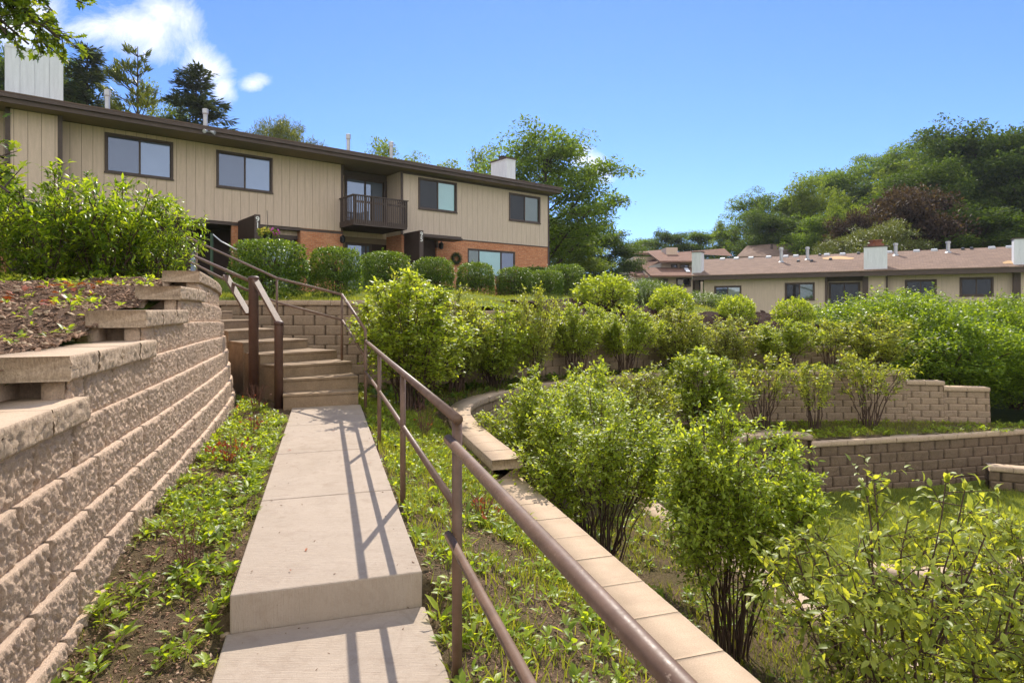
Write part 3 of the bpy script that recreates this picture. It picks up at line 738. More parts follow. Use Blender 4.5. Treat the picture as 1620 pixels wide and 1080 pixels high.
# ------------------------------------------------------------------ tier walls
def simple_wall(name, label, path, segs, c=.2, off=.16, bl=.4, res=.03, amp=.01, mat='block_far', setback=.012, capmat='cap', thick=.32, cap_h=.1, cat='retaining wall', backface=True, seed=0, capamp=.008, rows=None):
    """segs: list of (s0,s1,top_z_of_cap,base_z)"""
    root = empty(name, (0,0,0), 0, label, cat)
    it = []; ci = []
    for k_, (s0, s1, zt, zb) in enumerate(segs):
        n = int(math.ceil((zt-cap_h-zb)/c)); 
        for j in range(n):
            z1 = zt-cap_h-j*c; z0 = z1-c; o2 = off-.03+setback*j
            ph = (.2 if (j+round(zt/c))%2 else 0)*bl/.4
            it.append(rough_strip(path, s0, s1, z0, z1, o2, amp, res, bl, ph, seed+j*5+k_, thick-.03, top=.05, joint=max(.007,res*.35), ends=True))
            if backface and j < 3:
                b = path.xy(np.linspace(s0,s1,max(2,int((s1-s0)/.3))), off-thick+.02); m = len(b)
                v = np.concatenate([np.c_[b, np.full(m,z0)], np.c_[b, np.full(m,z1)]]); f = np.array([(i,i+1,m+i+1,m+i) for i in range(m-1)])
                it.append((v, [f], np.full(2*m,400.)))
        ci += cap_row(path, s0-.01, s1+.01, off, zt-cap_h+.001, cap_h, thick, bl, min(res,.03), capamp, seed+9+k_*31)
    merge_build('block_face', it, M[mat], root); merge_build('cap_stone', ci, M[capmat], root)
    return root
# upper tier: runs beside the walk then bends right
ptsA = [TU(-3.5,1.75),TU(0,1.75),TU(5,1.75),TU(7.8,1.74),TU(9.2,1.95),TU(10.1,2.5),(0.2,11.9),(2.0,13.6),(4.5,14.6),(7,14.85),(9,14.75),(11.2,14.4)]
PA = Path(ptsA, 1, 3)
sA = PA.s_near(TU(5.78,1.75)); sB = PA.s_near((9.45,14.7)); sC = PA.s_near((10.3,14.5))
simple_wall('retaining_wall', 'tan block wall of the upper tier bending right from the walkway', PA,
            [(0,sA,-.2,-1.5),(sA,sB,0.0-.0,-1.5),(sB,sC,-.22,-1.5),(sC,PA.L,-.35,-1.5)], c=.15, off=.15, res=.022, seed=100)
# hollow end block under the raised cap of the upper tier
# second tier
ptsB = [TU(-3,4.2),TU(0,4.2),TU(6,4.2),TU(7.6,4.25),TU(8.6,4.6),TU(9.2,5.3),TU(9.1,6.2)]
eB = TU(9.1,6.2)
PB = Path(ptsB, 1, 3)
simple_wall('retaining_wall', 'pale-capped block wall of the middle tier running behind the leggy shrubs', PB, [(0,PB.L,-1.2,-2.5)], c=.2, off=.15, res=.03, seed=200)
xb = PX(1278,12.3)
ptsB2 = [(PX(1228,12.75),12.75),(PX(1281,12.45),12.45),(PX(1450,13.0),13.0),(PX(1620,13.75),13.75),(17.5,15.4)]
PB2 = Path(ptsB2, 1, 0)
s1 = PB2.s_near(ptsB2[1])
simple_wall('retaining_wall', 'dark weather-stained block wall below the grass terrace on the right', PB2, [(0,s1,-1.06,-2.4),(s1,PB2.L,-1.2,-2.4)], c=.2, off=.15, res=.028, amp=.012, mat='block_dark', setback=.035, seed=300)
# link between PB end and PB2 start, hidden by shrubs
PL = Path([tuple(PB.p[-1]), (PX(1130,12.3),12.0), (PX(1228,12.9),12.9)], 1, 2)
simple_wall('retaining_wall', 'short block wall joining the middle tier behind the round shrub', PL, [(0,PL.L,-1.08,-2.4)], c=.2, off=.12, res=.05, mat='block_dark', seed=320)
# lowest wall and small side wall
PC = Path([(5.1,8.7),(5.9,8.45),(7.2,8.75),(9,9.25),(12,10.1)], 1, 2)
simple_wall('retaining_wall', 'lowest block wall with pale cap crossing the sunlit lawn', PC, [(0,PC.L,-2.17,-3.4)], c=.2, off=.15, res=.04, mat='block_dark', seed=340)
PD2 = Path([(PX(1562,12.6),12.6),(PX(1625,12.3),12.35),(13,12.0)], 1, 0)
simple_wall('retaining_wall', 'low dark planter wall with pale cap in front of the stained wall', PD2, [(0,PD2.L,-1.72,-2.4)], c=.2, off=.15, res=.04, mat='block_dark', seed=360)
# top tier behind the stairs
ptsD = [(-8.5,11.6),(-5.6,11.62),(-2.4,11.5),(-.4,12.5),(1.4,13.9),(3.6,15.6),(6.2,16.7),(8.6,17.0),(10.2,17.3),(12,18.3)]
PDt = Path(ptsD, 1, 2)
sg = []; xs = [-9.5,-1.2,0.2,1.6,3.0,4.6,6.3,8.0]; zc = [1.655,1.46,1.26,1.07,.88,.72,.58,.45]
ss = [0]+[PDt.s_near((PDt.p[np.argmin(np.abs(PDt.p[:,0]-x))])) for x in xs[1:]]+[PDt.L]
simple_wall('retaining_wall', 'tan block wall of the top tier behind the stairs and shrub row', PDt, [(ss[i],ss[i+1],zc[i],-.3) for i in range(8)], c=.185, off=.15, res=.024, amp=.006, seed=400, setback=.006, capamp=.005)

# ------------------------------------------------------------------ ground
nzf = lambda X,Y,a,s,sd=1: a*(fbm(X*s,Y*s,sd,4)-.5)
def tD(X,Y): return X*U[0]+Y*U[1], X*V[0]+Y*V[1]
def z_bed(X,Y):
    t, D = tD(X,Y)
    near = np.clip((t-1.6)/2.2, 0, 1)
    z = -.06+.24*near+np.clip((-.45-D)/.55,0,1)*(.02+.06*near)
    z = z+nzf(X,Y,.05,5)+nzf(X,Y,.025,22); w = np.clip((D-(DL-.14))/.10,0,1)*np.clip((3.06-t)/.05,0,1)
    return z*(1-w)+np.minimum(z,.022)*w
def z_t1(X,Y):
    t, D = tD(X,Y)
    near = np.clip((t-1.0)/2.4, 0, 1); e = np.clip((D-.5)/1.1, 0, 1.0)
    z = (-.04+.2*near)*(1-e)+e*(-.30+.10*np.clip((t-4)/2,0,1)+.08*np.clip((t-6)/2,0,1))
    far = np.clip((Y-9)/3,0,1); z = z*(1-far)+far*(.0-.012*np.clip(X,0,14)); z = z-.30*np.clip((X-8.9)/.7,0,1)-.9*np.clip((X-10.8)/2,0,1)
    z = z+nzf(X,Y,.06,4,3)+nzf(X,Y,.02,20,5); w = np.clip(((DR+.14)-D)/.10,0,1)*np.clip((3.06-t)/.05,0,1)
    return z*(1-w)+np.minimum(z,.022)*w
def z_t2(X,Y): return -1.2+nzf(X,Y,.1,2,7)+nzf(X,Y,.03,15,8)+.0*X
def z_low(X,Y): return -2.2+nzf(X,Y,.12,1.2,9)-np.clip((8.6-Y)/.5,0,1)*.95*np.clip((X-4.6)/.6,0,1)
pA = PA.xy(np.linspace(0,PA.L,120), 0.0).tolist(); pAo = PA.xy(np.linspace(0,PA.L,120), .05).tolist()
pBl = PB.xy(np.linspace(0,PB.L,60), 0).tolist()+PL.xy(np.linspace(0,PL.L,10),0).tolist()+PB2.xy(np.linspace(0,PB2.L,40),0).tolist()
pD = PDt.xy(np.linspace(0,PDt.L,90), 0).tolist()
pL = LP.xy(np.linspace(0,Lend,120), -.1).tolist()
G1 = [q(-4,-.98),q(8.6,-1.08),q(9.6,-1.3),(-4.9,10.4),(-4.9,11.4),(-2.0,9.2),q(7.7,-.3),q(7.6,DL+.08),q(-4,DL+.08)]
sheet('bed_ground', G1, z_bed, .02, M['weedsoil'])
iA = 60
T1 = [q(-4,DR-.09),q(7.9,DR-.09),(-2.3,8.4),(-3.0,10),(-5.0,11.5)]+pD[8:]+[(13,17)]+pA[::-1]
sheet('tier_ground', T1, z_t1, .04, M['weedsoil'])
T2 = pAo+[(13,14.6),(18,16)]+pBl[::-1]
sheet('terrace_ground', T2, z_t2, .08, M['weedsoil'])
T3 = pBl+[(40,20),(40,-6),(3,-6)]
sheet('lower_lawn', T3, z_low, .12, M['lawn_low'])
zU = idw([(*q(1,-1.5),.9),(*q(3,-1.55),1.12),(*q(3.9,-1.6),1.24),(*q(5.2,-1.65),1.43),(*q(6.3,-1.7),1.62),(*q(7.5,-1.75),1.74),(*q(9,-1.9),1.72),(-5.3,9.7),(0,0,0)][:7]+
         [(-5.6,9.9,1.60),(-6.5,10.2,1.62),(-8,10.5,1.7),(-6,12.2,1.63),(-4.5,12,1.60),(-2.4,11.9,1.60),(-.6,12.9,1.57),(.2,13.3,1.38),(1.5,14.3,1.16),(3,15.5,.98),(4.6,16.3,.80),(6.3,17,.63),(8,17.2,.5),(10,17.6,.42),(12,18.6,.4),
          (*q(3.5,-3),1.5),(*q(3.5,-4.5),1.75),(*q(5.5,-3.2),1.72),(*q(1,-4),1.35),(*q(5,-6),2.0),(-7,8,1.9),(-9,10,2.1),(-10,14,2.2),(-14,12,2.4),(-6,14,1.75),(-3,14,1.72),(-4,17,1.95),(-1,15,1.7),
          (-10.5,21,2.5),(-16,17,2.6),(-4,26,2.5),(1.9,31,2.4),(-2,20,2.0),(1,22,1.95),(3,24,1.9),(2,18,1.55),(4,19,1.45),(6.2,22,1.62),(8,22,1.35),(9.8,22,1.12),(12,22,.9),(15,22,.6),(8,19,.95),(6,19,1.2),(12,30,1.0),(18,33,.94),(26,30,.94),(15,28,.95),(20,30,.9),(12,38,1.0),(5,40,2.2),(20,22,.2),(16,18,-.3),(14,16.5,-.7),(20,16,-.9),(-20,40,3.5),(0,50,3.5),(-30,20,2.7),(-30,5,2.2),(-8,0,1.4)], 2.8)
def zUp(X,Y): return zU(X,Y)+nzf(X,Y,.06,1.5,11)+nzf(X,Y,.02,9,12)
UL = [q(-3,-1.05),(-14,-1)]+[(-45,4),(-45,30),(45,30),(45,19),(18.2,16.2),(12.6,14.5)]+[(13,17.3)]+pD[::-1]+[(-8.5,11.5),(-5.7,11.3),(-5.4,10.15),(-4.9,10.0)]+LP.xy(np.linspace(0,Lend,120), -.42).tolist()[::-1][8:]
sheet('upper_lawn', UL, zUp, .15, M['lawn'])
far = idw([(-45,30,3),(-20,30,3),(0,30,2.45),(12,30,1.0),(26,30,.94),(45,30,.9),(12,36,.95),(13,41,1.1),(18,34,.9),(18,39,.9),(24,34,.9),(24,39,.9),(30,34,.9),(30,39,.9),(-60,60,5),(0,60,4.5),(10,50,2.3),(25,50,2.5),(50,50,5),(0,110,5),(30,90,6),(60,80,12),(80,110,18),(40,120,9),(-60,140,6),(15,140,4),(110,110,18),(100,40,6)], 2.5)
def zfar(X,Y): return far(X,Y)+nzf(X,Y,.6,.08,21)
sheet('far_hill', [(-90,29.6),(120,29.6),(140,160),(-120,160)], zfar, 1.5, M['lawn'])
a = MB(); a.add([(-290,-290,-3.6),(290,-290,-3.6),(290,290,-3.6),(-290,290,-3.6)], [(0,1,2,3)]); a.build('ground', M['lawn_low'])['kind'] = 'structure'
# mulch slope behind the left wall and bark slopes above the top tier (own sheets just over the lawn)
zm = lambda X,Y: zU(X,Y)+.075+nzf(X,Y,.07,4,31)+nzf(X,Y,.035,18,32)
UM = LP.xy(np.linspace(0,13.2,80), -.40).tolist()+[q(9.2,-3.0),q(8,-3.6),q(6,-3.9),q(4,-4.6),q(2,-5.5),q(-1,-6),q(-3,-4)]
sheet('mulch_ground', UM, zm, .05, M['soil'])
def ysort(p): return p
BK = PDt.xy(np.linspace(ss[3],PDt.L-1.2,60), -.15).tolist()+PDt.xy(np.linspace(ss[3],PDt.L-1.2,60)[::-1], -3.3-.6*np.sin(np.linspace(0,9,60))).tolist()
zb = lambda X,Y: zU(X,Y)+.16+nzf(X,Y,.35,1.6,35)+nzf(X,Y,.1,7,36)
sheet('bark_ground', BK, zb, .09, M['bark'])

# ------------------------------------------------------------------ handrails
def W(px, py, Y): return P3(px, py, Y)
# right pipe rail along the raised slab (level), posts at the slab edge
Dp = DR+.048; zt = 1.06; zmid = .70
tA = -.293*-1.985+.956*7.95; tG = -.293*-.26+.956*2.43
rail = empty('handrail', TU(tG,Dp)+(0,), 0, 'brown pipe handrail level beside the raised walkway slab', 'handrail')
def local(o, pts):
    L = Vector(o.location); return [tuple(Vector(p)-L) for p in pts]
def tube_part(root, name, pts, r, mat='rail', n=14):
    m = MB(); m.tube(local(root, pts), r, n); return m.build(name, M[mat], root, smooth=True)
def at(t, D, z): return (*TU(t,D), z)
tp3 = [(tG, 0.0), (-.293*-.795+.956*4.127, .12), (-.293*-1.36+.956*5.92, .12), (tA, .12)]
tube_part(rail, 'top_rail', [at(tG-.045,Dp-.006,zt+.004), at(5,Dp,zt+.004), at(tA,Dp,zt+.02)], .021)
tube_part(rail, 'mid_rail', [at(tG,Dp,zmid), at(5,Dp,zmid), at(tA,Dp,zmid-.02)], .017)
for i, (t, zb_) in enumerate(tp3):
    tube_part(rail, 'post', [at(t,Dp,zb_-.1), at(t,Dp,zt if i<3 else 1.24)], .0195 if i else .021)
# lower rail section coming towards the viewer
Dl = DR+.012
rail2 = empty('handrail', TU(tG,Dl)+(0,), 0, 'thick brown pipe handrail beside the lower slab and nearest the camera', 'handrail')
zl = .98; zlm = .60
tE = tG-3.3
tube_part(rail2, 'top_rail', [at(tG-.0,Dl,zl), at(tG-1.5,Dl,zl), at(tE,Dl,zl)], .0195, n=20)
tube_part(rail2, 'mid_rail', [at(tG,Dl,zlm), at(tG-1.5,Dl,zlm), at(tE,Dl,zlm)], .0165, n=20)
tube_part(rail2, 'post', [at(tE,Dl,-.1), at(tE,Dl,zl)], .021)
# stair rail, right side
sr = empty('handrail', W(541,569,9.2), 0, 'brown pipe stair rail climbing left above the curved steps', 'handrail')
pa = at(tA,Dp,1.215); pb = W(541,466,9.2); pc = W(438,440,10.3); pd = W(311,382,12.0); pe = W(290,371,12.6)
ma = at(tA,Dp,.86); mbp = W(541,506,9.2); mc = W(438,478,10.3); md = W(330,432,11.8)
tube_part(sr, 'top_rail', [pa, pb], .02); tube_part(sr, 'top_rail', [pb, pc, pd, pe], .02)
tube_part(sr, 'mid_rail', [ma, mbp], .017); tube_part(sr, 'mid_rail', [mbp, mc, md], .017)
tube_part(sr, 'post', [(pb[0],pb[1],.55), pb], .019); tube_part(sr, 'post', [(pc[0],pc[1],.95), pc], .019); tube_part(sr, 'post', [(pd[0],pd[1],1.5), pd], .019)
# stair rail, left side, with thick square posts and flat grab planks
lr = empty('handrail', (-3.06,8.0,.2), 0, 'thick dark brown posts with flat planks at the foot of the stairs', 'handrail')
def post_at(x, y, z0, z1, r):
    tube_part(lr, 'post', [(x,y,z0),(x,y,z1-.02),(x,y,z1)], [r,r,r*1.02], 'rail_post', 16)
    m = MB(); m.tube(local(lr, [(x,y,z1-.035),(x,y,z1-.01),(x,y,z1+.012),(x,y,z1+.02)]), [r*1.12,r*1.18,r*1.0,r*.5], 16); m.build('post_cap', M['rail_post'], lr, smooth=True)
post_at(-3.06,8.0,.1,1.32,.055); post_at(-3.58,8.45,.1,1.93,.066)
def plank(a, b, w=.09, h=.035):
    m = MB(); m.beam(*local(lr, [a, b]), w, h); m.build('grab_plank', M['rail'], lr, bevel=.006)
plank((-3.05,7.99,1.31), (-3.55,8.42,1.90))
pl_top = (-4.25,9.05,1.99); plank((-3.68,8.52,1.42), pl_top)
p0 = (-3.62,8.48,1.87); p1 = W(300,402,10.4); tube_part(lr, 'top_rail', [p0, p1], .024)
tube_part(lr, 'mid_rail', [W(391,459,8.6), W(353,441,9.2), W(300,414,10.5)], .019)
gp = empty('sign_post', W(335,452,12.8), 0, 'thin dark green post with a pale rail beyond the stairs', 'post')
m = MB(); m.beam(*local(gp, [W(335,455,12.8), W(335,369,12.8)]), .045, .045); m.build('post', M['green_metal'], gp)
tube_part(gp, 'rail', [W(337,371,12.8), W(350,382,12.6), W(374,395,12.4)], .013, 'metal', 8)
# ------------------------------------------------------------------ building helpers
class Frame:
    """local x runs along the facade, local y points into the building, so -y faces the viewer"""
    def __init__(s, x0, y0, ax, ay):
        L = math.hypot(ax, ay); s.o = (x0, y0); s.a = (ax/L, ay/L); s.i = (-ay/L, ax/L); s.rz = math.atan2(ay, ax)
    def s(s, px, y=0):
        r = (px-CX)/F; X0 = s.o[0]+s.i[0]*y; Y0 = s.o[1]+s.i[1]*y
        return (r*Y0-X0)/(s.a[0]-r*s.a[1])
    def Y(s, px, y=0): return s.o[1]+s.i[1]*y+s.a[1]*s.s(px, y)
    def z(s, px, py, y=0): return CZ+(HY-py)/F*s.Y(px, y)
def panels(mb, s0, s1, z0, z1, y, holes=(), bw=0, gap=.009, th=.03, phase=0):
    """wall rectangle with rectangular holes; bw>0 splits it into vertical boards with real gaps"""
    cuts = {s0, s1}; 
    for h in holes:
        for v in (h[0], h[1]):
            if s0 < v < s1: cuts.add(v)
    joints = set()
    if bw:
        k0 = math.ceil((s0-phase)/bw)
        v = phase+k0*bw
        while v < s1:
            if v > s0+.02: cuts.add(v); joints.add(v)
            v += bw
    cs = sorted(cuts)
    for a, b in zip(cs[:-1], cs[1:]):
        if b-a < 1e-4: continue
        m = (a+b)/2; zs = [(z0, z1)]
        for h in holes:
            if h[0] < m < h[1]:
                nz = []
                for p, q_ in zs:
                    if h[2] > p: nz.append((p, min(q_, h[2])))
                    if h[3] < q_: nz.append((max(p, h[3]), q_))
                zs = [t for t in nz if t[1]-t[0] > 1e-3]
        ga = gap/2 if a in joints else 0; gb = gap/2 if b in joints else 0
        for p, q_ in zs: mb.box(a+ga, b-gb, y, y+th, p, q_)
def window(par, s0, s1, z0, z1, y, panes, fw=.07, proud=.03, name='window', sash=.035, div=None):
    """frame with a pane (own mesh) per light"""
    m = MB(); y0 = y-proud; y1 = y+.09
    m.box(s0,s1,y0,y1,z0,z0+fw); m.box(s0,s1,y0,y1,z1-fw,z1); m.box(s0,s0+fw,y0,y1,z0+fw,z1-fw); m.box(s1-fw,s1,y0,y1,z0+fw,z1-fw)
    m.box(s0-.02,s1+.02,y0-.025,y0-.002,z0-.015,z0+.03)
    n = len(panes); a0 = s0+fw; a1 = s1-fw; cut = div or [a0+(a1-a0)*i/n for i in range(n+1)]
    for c in cut[1:-1]: m.box(c-sash/2-.008,c+sash/2+.008,y0+.03,y1,z0+fw,z1-fw)
    for i in range(n):
        p, q_ = cut[i]+.002, cut[i+1]-.002; s = sash*.8; yy = y+.012+.022*(i%2)
        m.box(p,q_,yy,yy+.03,z0+fw,z0+fw+s); m.box(p,q_,yy,yy+.03,z1-fw-s,z1-fw); m.box(p,p+s,yy,yy+.03,z0+fw+s,z1-fw-s); m.box(q_-s,q_,yy,yy+.03,z0+fw+s,z1-fw-s)
    o = m.build(name, M['brown'], par)
    for i, g in enumerate(panes):
        g_ = MB(); g_.box(cut[i]+.01, cut[i+1]-.01, y+.03+.02*(i%2), y+.036+.02*(i%2), z0+fw*.6, z1-fw*.6); g_.build('pane', M[g], o)
    return o
def text_part(par, txt, x, y, z, size, mat, rx=90, rz=0):
    c = bpy.data.curves.new('lettering', 'FONT'); c.body = txt; c.size = size; c.extrude = .006; c.align_x = 'CENTER'; c.align_y = 'CENTER'
    c.offset = .004; c.resolution_u = 3; c.space_line = .78
    t = bpy.data.objects.new('tmp', c); COL.objects.link(t)
    bpy.context.view_layer.update(); dg = bpy.context.evaluated_depsgraph_get()
    me = bpy.data.meshes.new_from_object(t.evaluated_get(dg)); bpy.data.objects.remove(t)
    me.materials.clear(); o = link('house_number', me, mat, par, (x, y, z)); o.rotation_euler = (R(rx), 0, R(rz)); return o
def vent_pipe(par, x, y, z, h, r=.07, mat='metal'):
    m = MB(); m.tube([(x,y,z-.1),(x,y,z+h*.82)], r, 10); m.tube([(x,y,z+h*.80),(x,y,z+h*.83),(x,y,z+h),(x,y,z+h*1.02)], [r*1.05,r*1.35,r*1.35,r*.7], 10); m.tube([(x,y,z-.05),(x,y,z+.05)], [r*2.2,r*1.1], 10)
    return m.build('vent_pipe', M[mat], par, smooth=False)

# ================================================================== main apartment house
FB = Frame(1.92, 32, .775, .632)
B = empty('apartment_house', (1.92, 32, 0), FB.rz, 'long two storey tan sided house with brown eaves, balcony and brick lower storey', 'house')
yr = .55                       # middle facade is set back
zs = FB.z(868, 391, 0)         # bottom of siding
ze = FB.z(868, 308, 0)         # wall top
sR0 = FB.s(635.5, 0); sL1 = FB.s(97, 0); sL0 = FB.s(10, 0); sFar = -31.0
sM0 = sL1; sM1 = FB.s(543, yr)
yb = 1.4                       # balcony recess
def hole(px0, px1, pyt0, pyt1, pyb0, pyb1, y):
    s0 = FB.s(px0, y); s1 = FB.s(px1, y)
    return (s0, s1, (FB.z(px0,pyb0,y)+FB.z(px1,pyb1,y))/2, (FB.z(px0,pyt0,y)+FB.z(px1,pyt1,y))/2)
W1 = hole(165.5, 274, 208.5, 226, 271, 287.5, yr); W2 = hole(342, 431, 237, 250.5, 297, 306, yr)
W3 = hole(661.5, 722.7, 280, 290, 331, 337.5, 0); W4 = hole(805, 854.5, 304.5, 312, 349, 354.5, 0)
WG = hole(740, 815.5, 392.5, 398.5, 437, 440, 0)
gz = 2.0
# siding walls
m = MB(); panels(m, sR0+.06, -.05, zs, ze, 0, [W3, W4], .305, phase=-.02); m.build('siding_wall', M['siding2'], B)
m = MB(); panels(m, sM0, sM1, zs, ze+.1, yr, [W1, W2], .305, phase=.1); m.build('siding_wall', M['siding'], B)
m = MB(); panels(m, sL0+.09, sL1-.09, zs-.0, ze, 0, [], .33, phase=.05); m.build('siding_wall', M['siding'], B)
m = MB(); panels(m, sFar, sL0-.02, zs, ze+.1, yr, [], .305); m.build('siding_wall', M['siding'], B)
# dark backing, gable end and recess walls
m = MB(); m.box(sR0+.05,-.01,.145,9,gz-1,ze-.02); m.box(sFar,sM1,yr+.13,9,zs-.02,ze+.08); m.box(sM1-.0,sR0+.05,yb+.12,9,gz-1,ze)
m.box(sL0+.02,sL1-.02,.045,yr+.2,gz-.5,ze); m.build('wall_core', M['brown_dk'], B)
m = MB()
for k_ in range(28): m.box(0,.025,.03+k_*.32,.03+k_*.32+.31,zs,ze)
m.build('end_wall', M['siding2'], B)
m = MB(); m.box(-.06,.035,-.025,.03,gz,ze); m.box(sR0-.03,sR0+.06,-.025,.03,zs,ze); m.box(sL1-.09,sL1+.03,-.03,.03,zs-.4,ze+.02); m.box(sL0-.03,sL0+.09,-.03,.03,zs-.4,ze+.02)
m.box(sR0+.06,-.06,-.02,-.001,ze-.09,ze); m.box(sM0,sM1,yr-.02,yr-.001,ze+.0,ze+.1); m.box(sM1-.1,sM1,yr-.03,yr+.02,zs,ze+.1)
m.box(sR0+.06,-.06,-.018,-.001,zs-.03,zs+.012); m.build('corner_trim', M['brown'], B)
# side faces of the right block in the balcony recess
m = MB()
for k_ in range(4): m.box(sR0-.001,sR0+.019,.04+k_*.34,.04+k_*.34+.33,zs,ze)
m.build('siding_wall', M['siding'], B)
m = MB(); m.box(sR0-.001,sR0+.04,.001,yb+.02,gz-.6,zs-.001); m.build('brick_wall', M['brick'], B)
m = MB()
for k_ in range(3): m.box(sM1-.02,sM1,yr+.03+k_*.3,yr+.03+k_*.3+.29,zs,ze)
m.build('siding_wall', M['siding'], B)
# balcony door wall
xb0, xb1 = sM1, sR0
BD = (FB.s(545, yb), FB.s(609.5, yb), zs+.25, ze-.22)
m = MB(); panels(m, xb0, xb1-.003, zs-.1, ze, yb, [BD], .305); m.build('siding_wall', M['siding'], B)
window(B, *BD[:2], BD[2], BD[3], yb, ['glass_blue','glass_blue'], .09, .04, 'balcony_door', .05, div=None)
m = MB(); m.box(xb0,xb1-.004,yb-.035,yb-.001,ze-.215,ze-.001); m.box(FB.s(610,yb),FB.s(617,yb),yb-.06,yb-.002,zs+.2,ze-.22); m.build('door_header', M['brown'], B)
# lower level under the balcony
m = MB(); LD = (FB.s(546.5, yb), FB.s(588, yb), gz-.5, FB.z(560, 384, yb)); panels(m, xb0, xb1-.003, gz-.6, zs-.11, yb, [LD, (LD[1]+.0, FB.s(616,yb), gz-.6, LD[3])], 0); m.build('siding_wall', M['soffit'], B)
window(B, LD[0], LD[1], gz-.5, LD[3], yb, ['glass_blue','glass_blue'], .08, .03, 'sliding_door', .04, div=[LD[0]+.08, LD[0]+(LD[1]-LD[0])*.78, LD[1]-.08])
m = MB(); m.box(LD[1]+.002, FB.s(616,yb), yb+.04, yb+.06, gz-.6, LD[3]); m.build('dark_screen', M['brown_dk'], B)
# brick
sb0 = FB.s(475.6, yr+.001); 
m = MB(); m.box(sb0, sM1-.002, yr+.02, yr+.14, gz-.6, zs-.002); m.box(sM1-.14, sM1-.003, yr+.142, yb+.02, gz-.6, zs-.002); m.build('brick_wall', M['brick'], B)
DE = (FB.s(669.5, .02), FB.s(690.5, .02), gz-.6, zs-.12)
m = MB(); panels(m, sR0+.045, -.002, gz-.8, zs-.034, .012, [WG, DE], 0, th=.12); m.box(-.001,.024,.01,9,gz-.8,zs-.01); m.build('brick_wall', M['brick'], B)
# recessed lit-arch entry door beside number 95
m = MB(); m.box(DE[0]-.2,DE[1]+.1,.9,.95,gz-.6,zs); d95 = m.build('entry_door', M['brown_dk'], B)
m = MB(); cxd = (DE[0]+DE[1])/2-.1; zc_ = FB.z(682,402,.9)
for sx in (-.19, .03):
    m.box(cxd+sx, cxd+sx+.16, .875, .898, gz-.3, zc_+.05)
m.tube([(cxd-.02,.895,zc_-.1),(cxd-.02,.87,zc_-.1)], .2, 18); m.build('pane', M['glass_blue'], d95)
# left lower storey
sA, sB_ = FB.s(411, .9), FB.s(475, .9)
zh = FB.z(440, 371, .9); zh2 = FB.z(440, 377, .9)
m = MB(); panels(m, FB.s(368,.9), sb0, zh, zs+.02, .9, [], .305); m.build('siding_wall', M['siding'], B)
m = MB(); m.box(sA-.1,sb0-.001,.86,.98,zh2,zh-.002); m.build('door_header', M['brown'], B)
window(B, sA, sA+(sb0-sA)*.9, gz-.3, zh2-.003, .93, ['glass_blue','glass_blue'], .09, .03, 'sliding_door', .05)
m = MB(); m.box(FB.s(366.5,.6),FB.s(376.5,.6),.6,.72,gz-.6,zs); m.build('brick_pier', M['brick'], B); m = MB(); m.box(sb0-.005,sb0+.13,.705,1.1,gz-.6,zs-.003); m.build('brick_wall', M['brick'], B)
m = MB(); m.box(FB.s(296,2.2),sA+.4,2.2,2.25,gz-.6,zs); m.box(sFar,FB.s(296,.7),.75,.85,gz-.6,zs-.001); m.box(FB.s(296,.7)-.02,FB.s(296,.7)+.1,.7,2.2,gz-.6,zs); m.build('entry_wall', M['brown_dk'], B)
m = MB(); m.box(sFar, sM1-.003, yr+.012, 2.4, zs-.12, zs-.021); m.build('entry_ceiling', M['brown'], B)
m = MB(); m.box(FB.s(302,2.1),FB.s(312,2.1),2.14,2.19,gz-.3,gz+1.8); m.build('entry_door', M['glass_grey'], B)
m = MB(); m.box(sFar,FB.s(60,.5),.45,.60,gz-.6,zs-.125); m.build('brick_wall', M['brick'], B)
window(B, *W1, yr, ['glass_grey','glass_blue']); window(B, *W2, yr, ['glass_grey','glass_blue'])
window(B, *W3, 0, ['glass_dark','glass_teal'], .08); window(B, *W4, 0, ['glass_dark','glass_green'], .08)
wl_ = WG[1]-WG[0]; window(B, *WG, .03, ['glass_green','glass_teal','glass_grey'], .06, .0, 'ground_floor_window', .04, div=[WG[0]+.06, WG[0]+wl_*.24, WG[0]+wl_*.70, WG[1]-.06])
m = MB(); m.box(WG[0]-.03,WG[1]+.03,-.03,.01,WG[2]-.09,WG[2]-.002); m.build('window_sill', M['soffit'], B)
# balcony
bs0 = FB.s(559.5, -.75); bs1 = FB.s(643, -.75); yb0 = -.75; zb0 = FB.z(643, 361, yb0); zb1 = FB.z(643, 318, yb0)
bal = MB(); bal.box(bs0,bs1,yb0,yb-.01,zb0-.02,zb0+.07); bal.box(bs0-.02,bs1+.02,yb0-.03,yb0,zb0-.06,zb0+.17); bal.box(bs0-.03,bs0,yb0,yr-.01,zb0-.06,zb0+.17); bal.box(bs1,bs1+.03,yb0,-.02,zb0-.06,zb0+.17)
balo = bal.build('balcony', M['brown'], B)
m = MB(); m.box(bs0,bs1,yb0+.04,yb-.02,zb0-.055,zb0-.022); m.build('balcony_underside', M['brown_dk'], balo)
m = MB(); n = 27
for i in range(n+1):
    x = bs0+(bs1-bs0)*i/n; m.box(x-.022,x+.022,yb0-.055,yb0-.031,zb0+.02,zb1-.03)
for x in (bs0-.05, bs1+.032):
    yy = yb0+.1
    while yy < (yr if x < 0 and x < bs0 else -.02)-.05: m.box(x,x+.022,yy,yy+.045,zb0+.02,zb1-.03); yy += .13
m.box(bs0-.06,bs1+.06,yb0-.09,yb0+.04,zb1-.03,zb1+.01); m.box(bs0-.06,bs0+.05,yb0+.042,yr-.02,zb1-.03,zb1+.01); m.box(bs1-.05,bs1+.06,yb0+.042,-.03,zb1-.03,zb1+.01)
m.box(bs0,bs1,yb0-.03,yb0-.002,zb1-.30,zb1-.22)
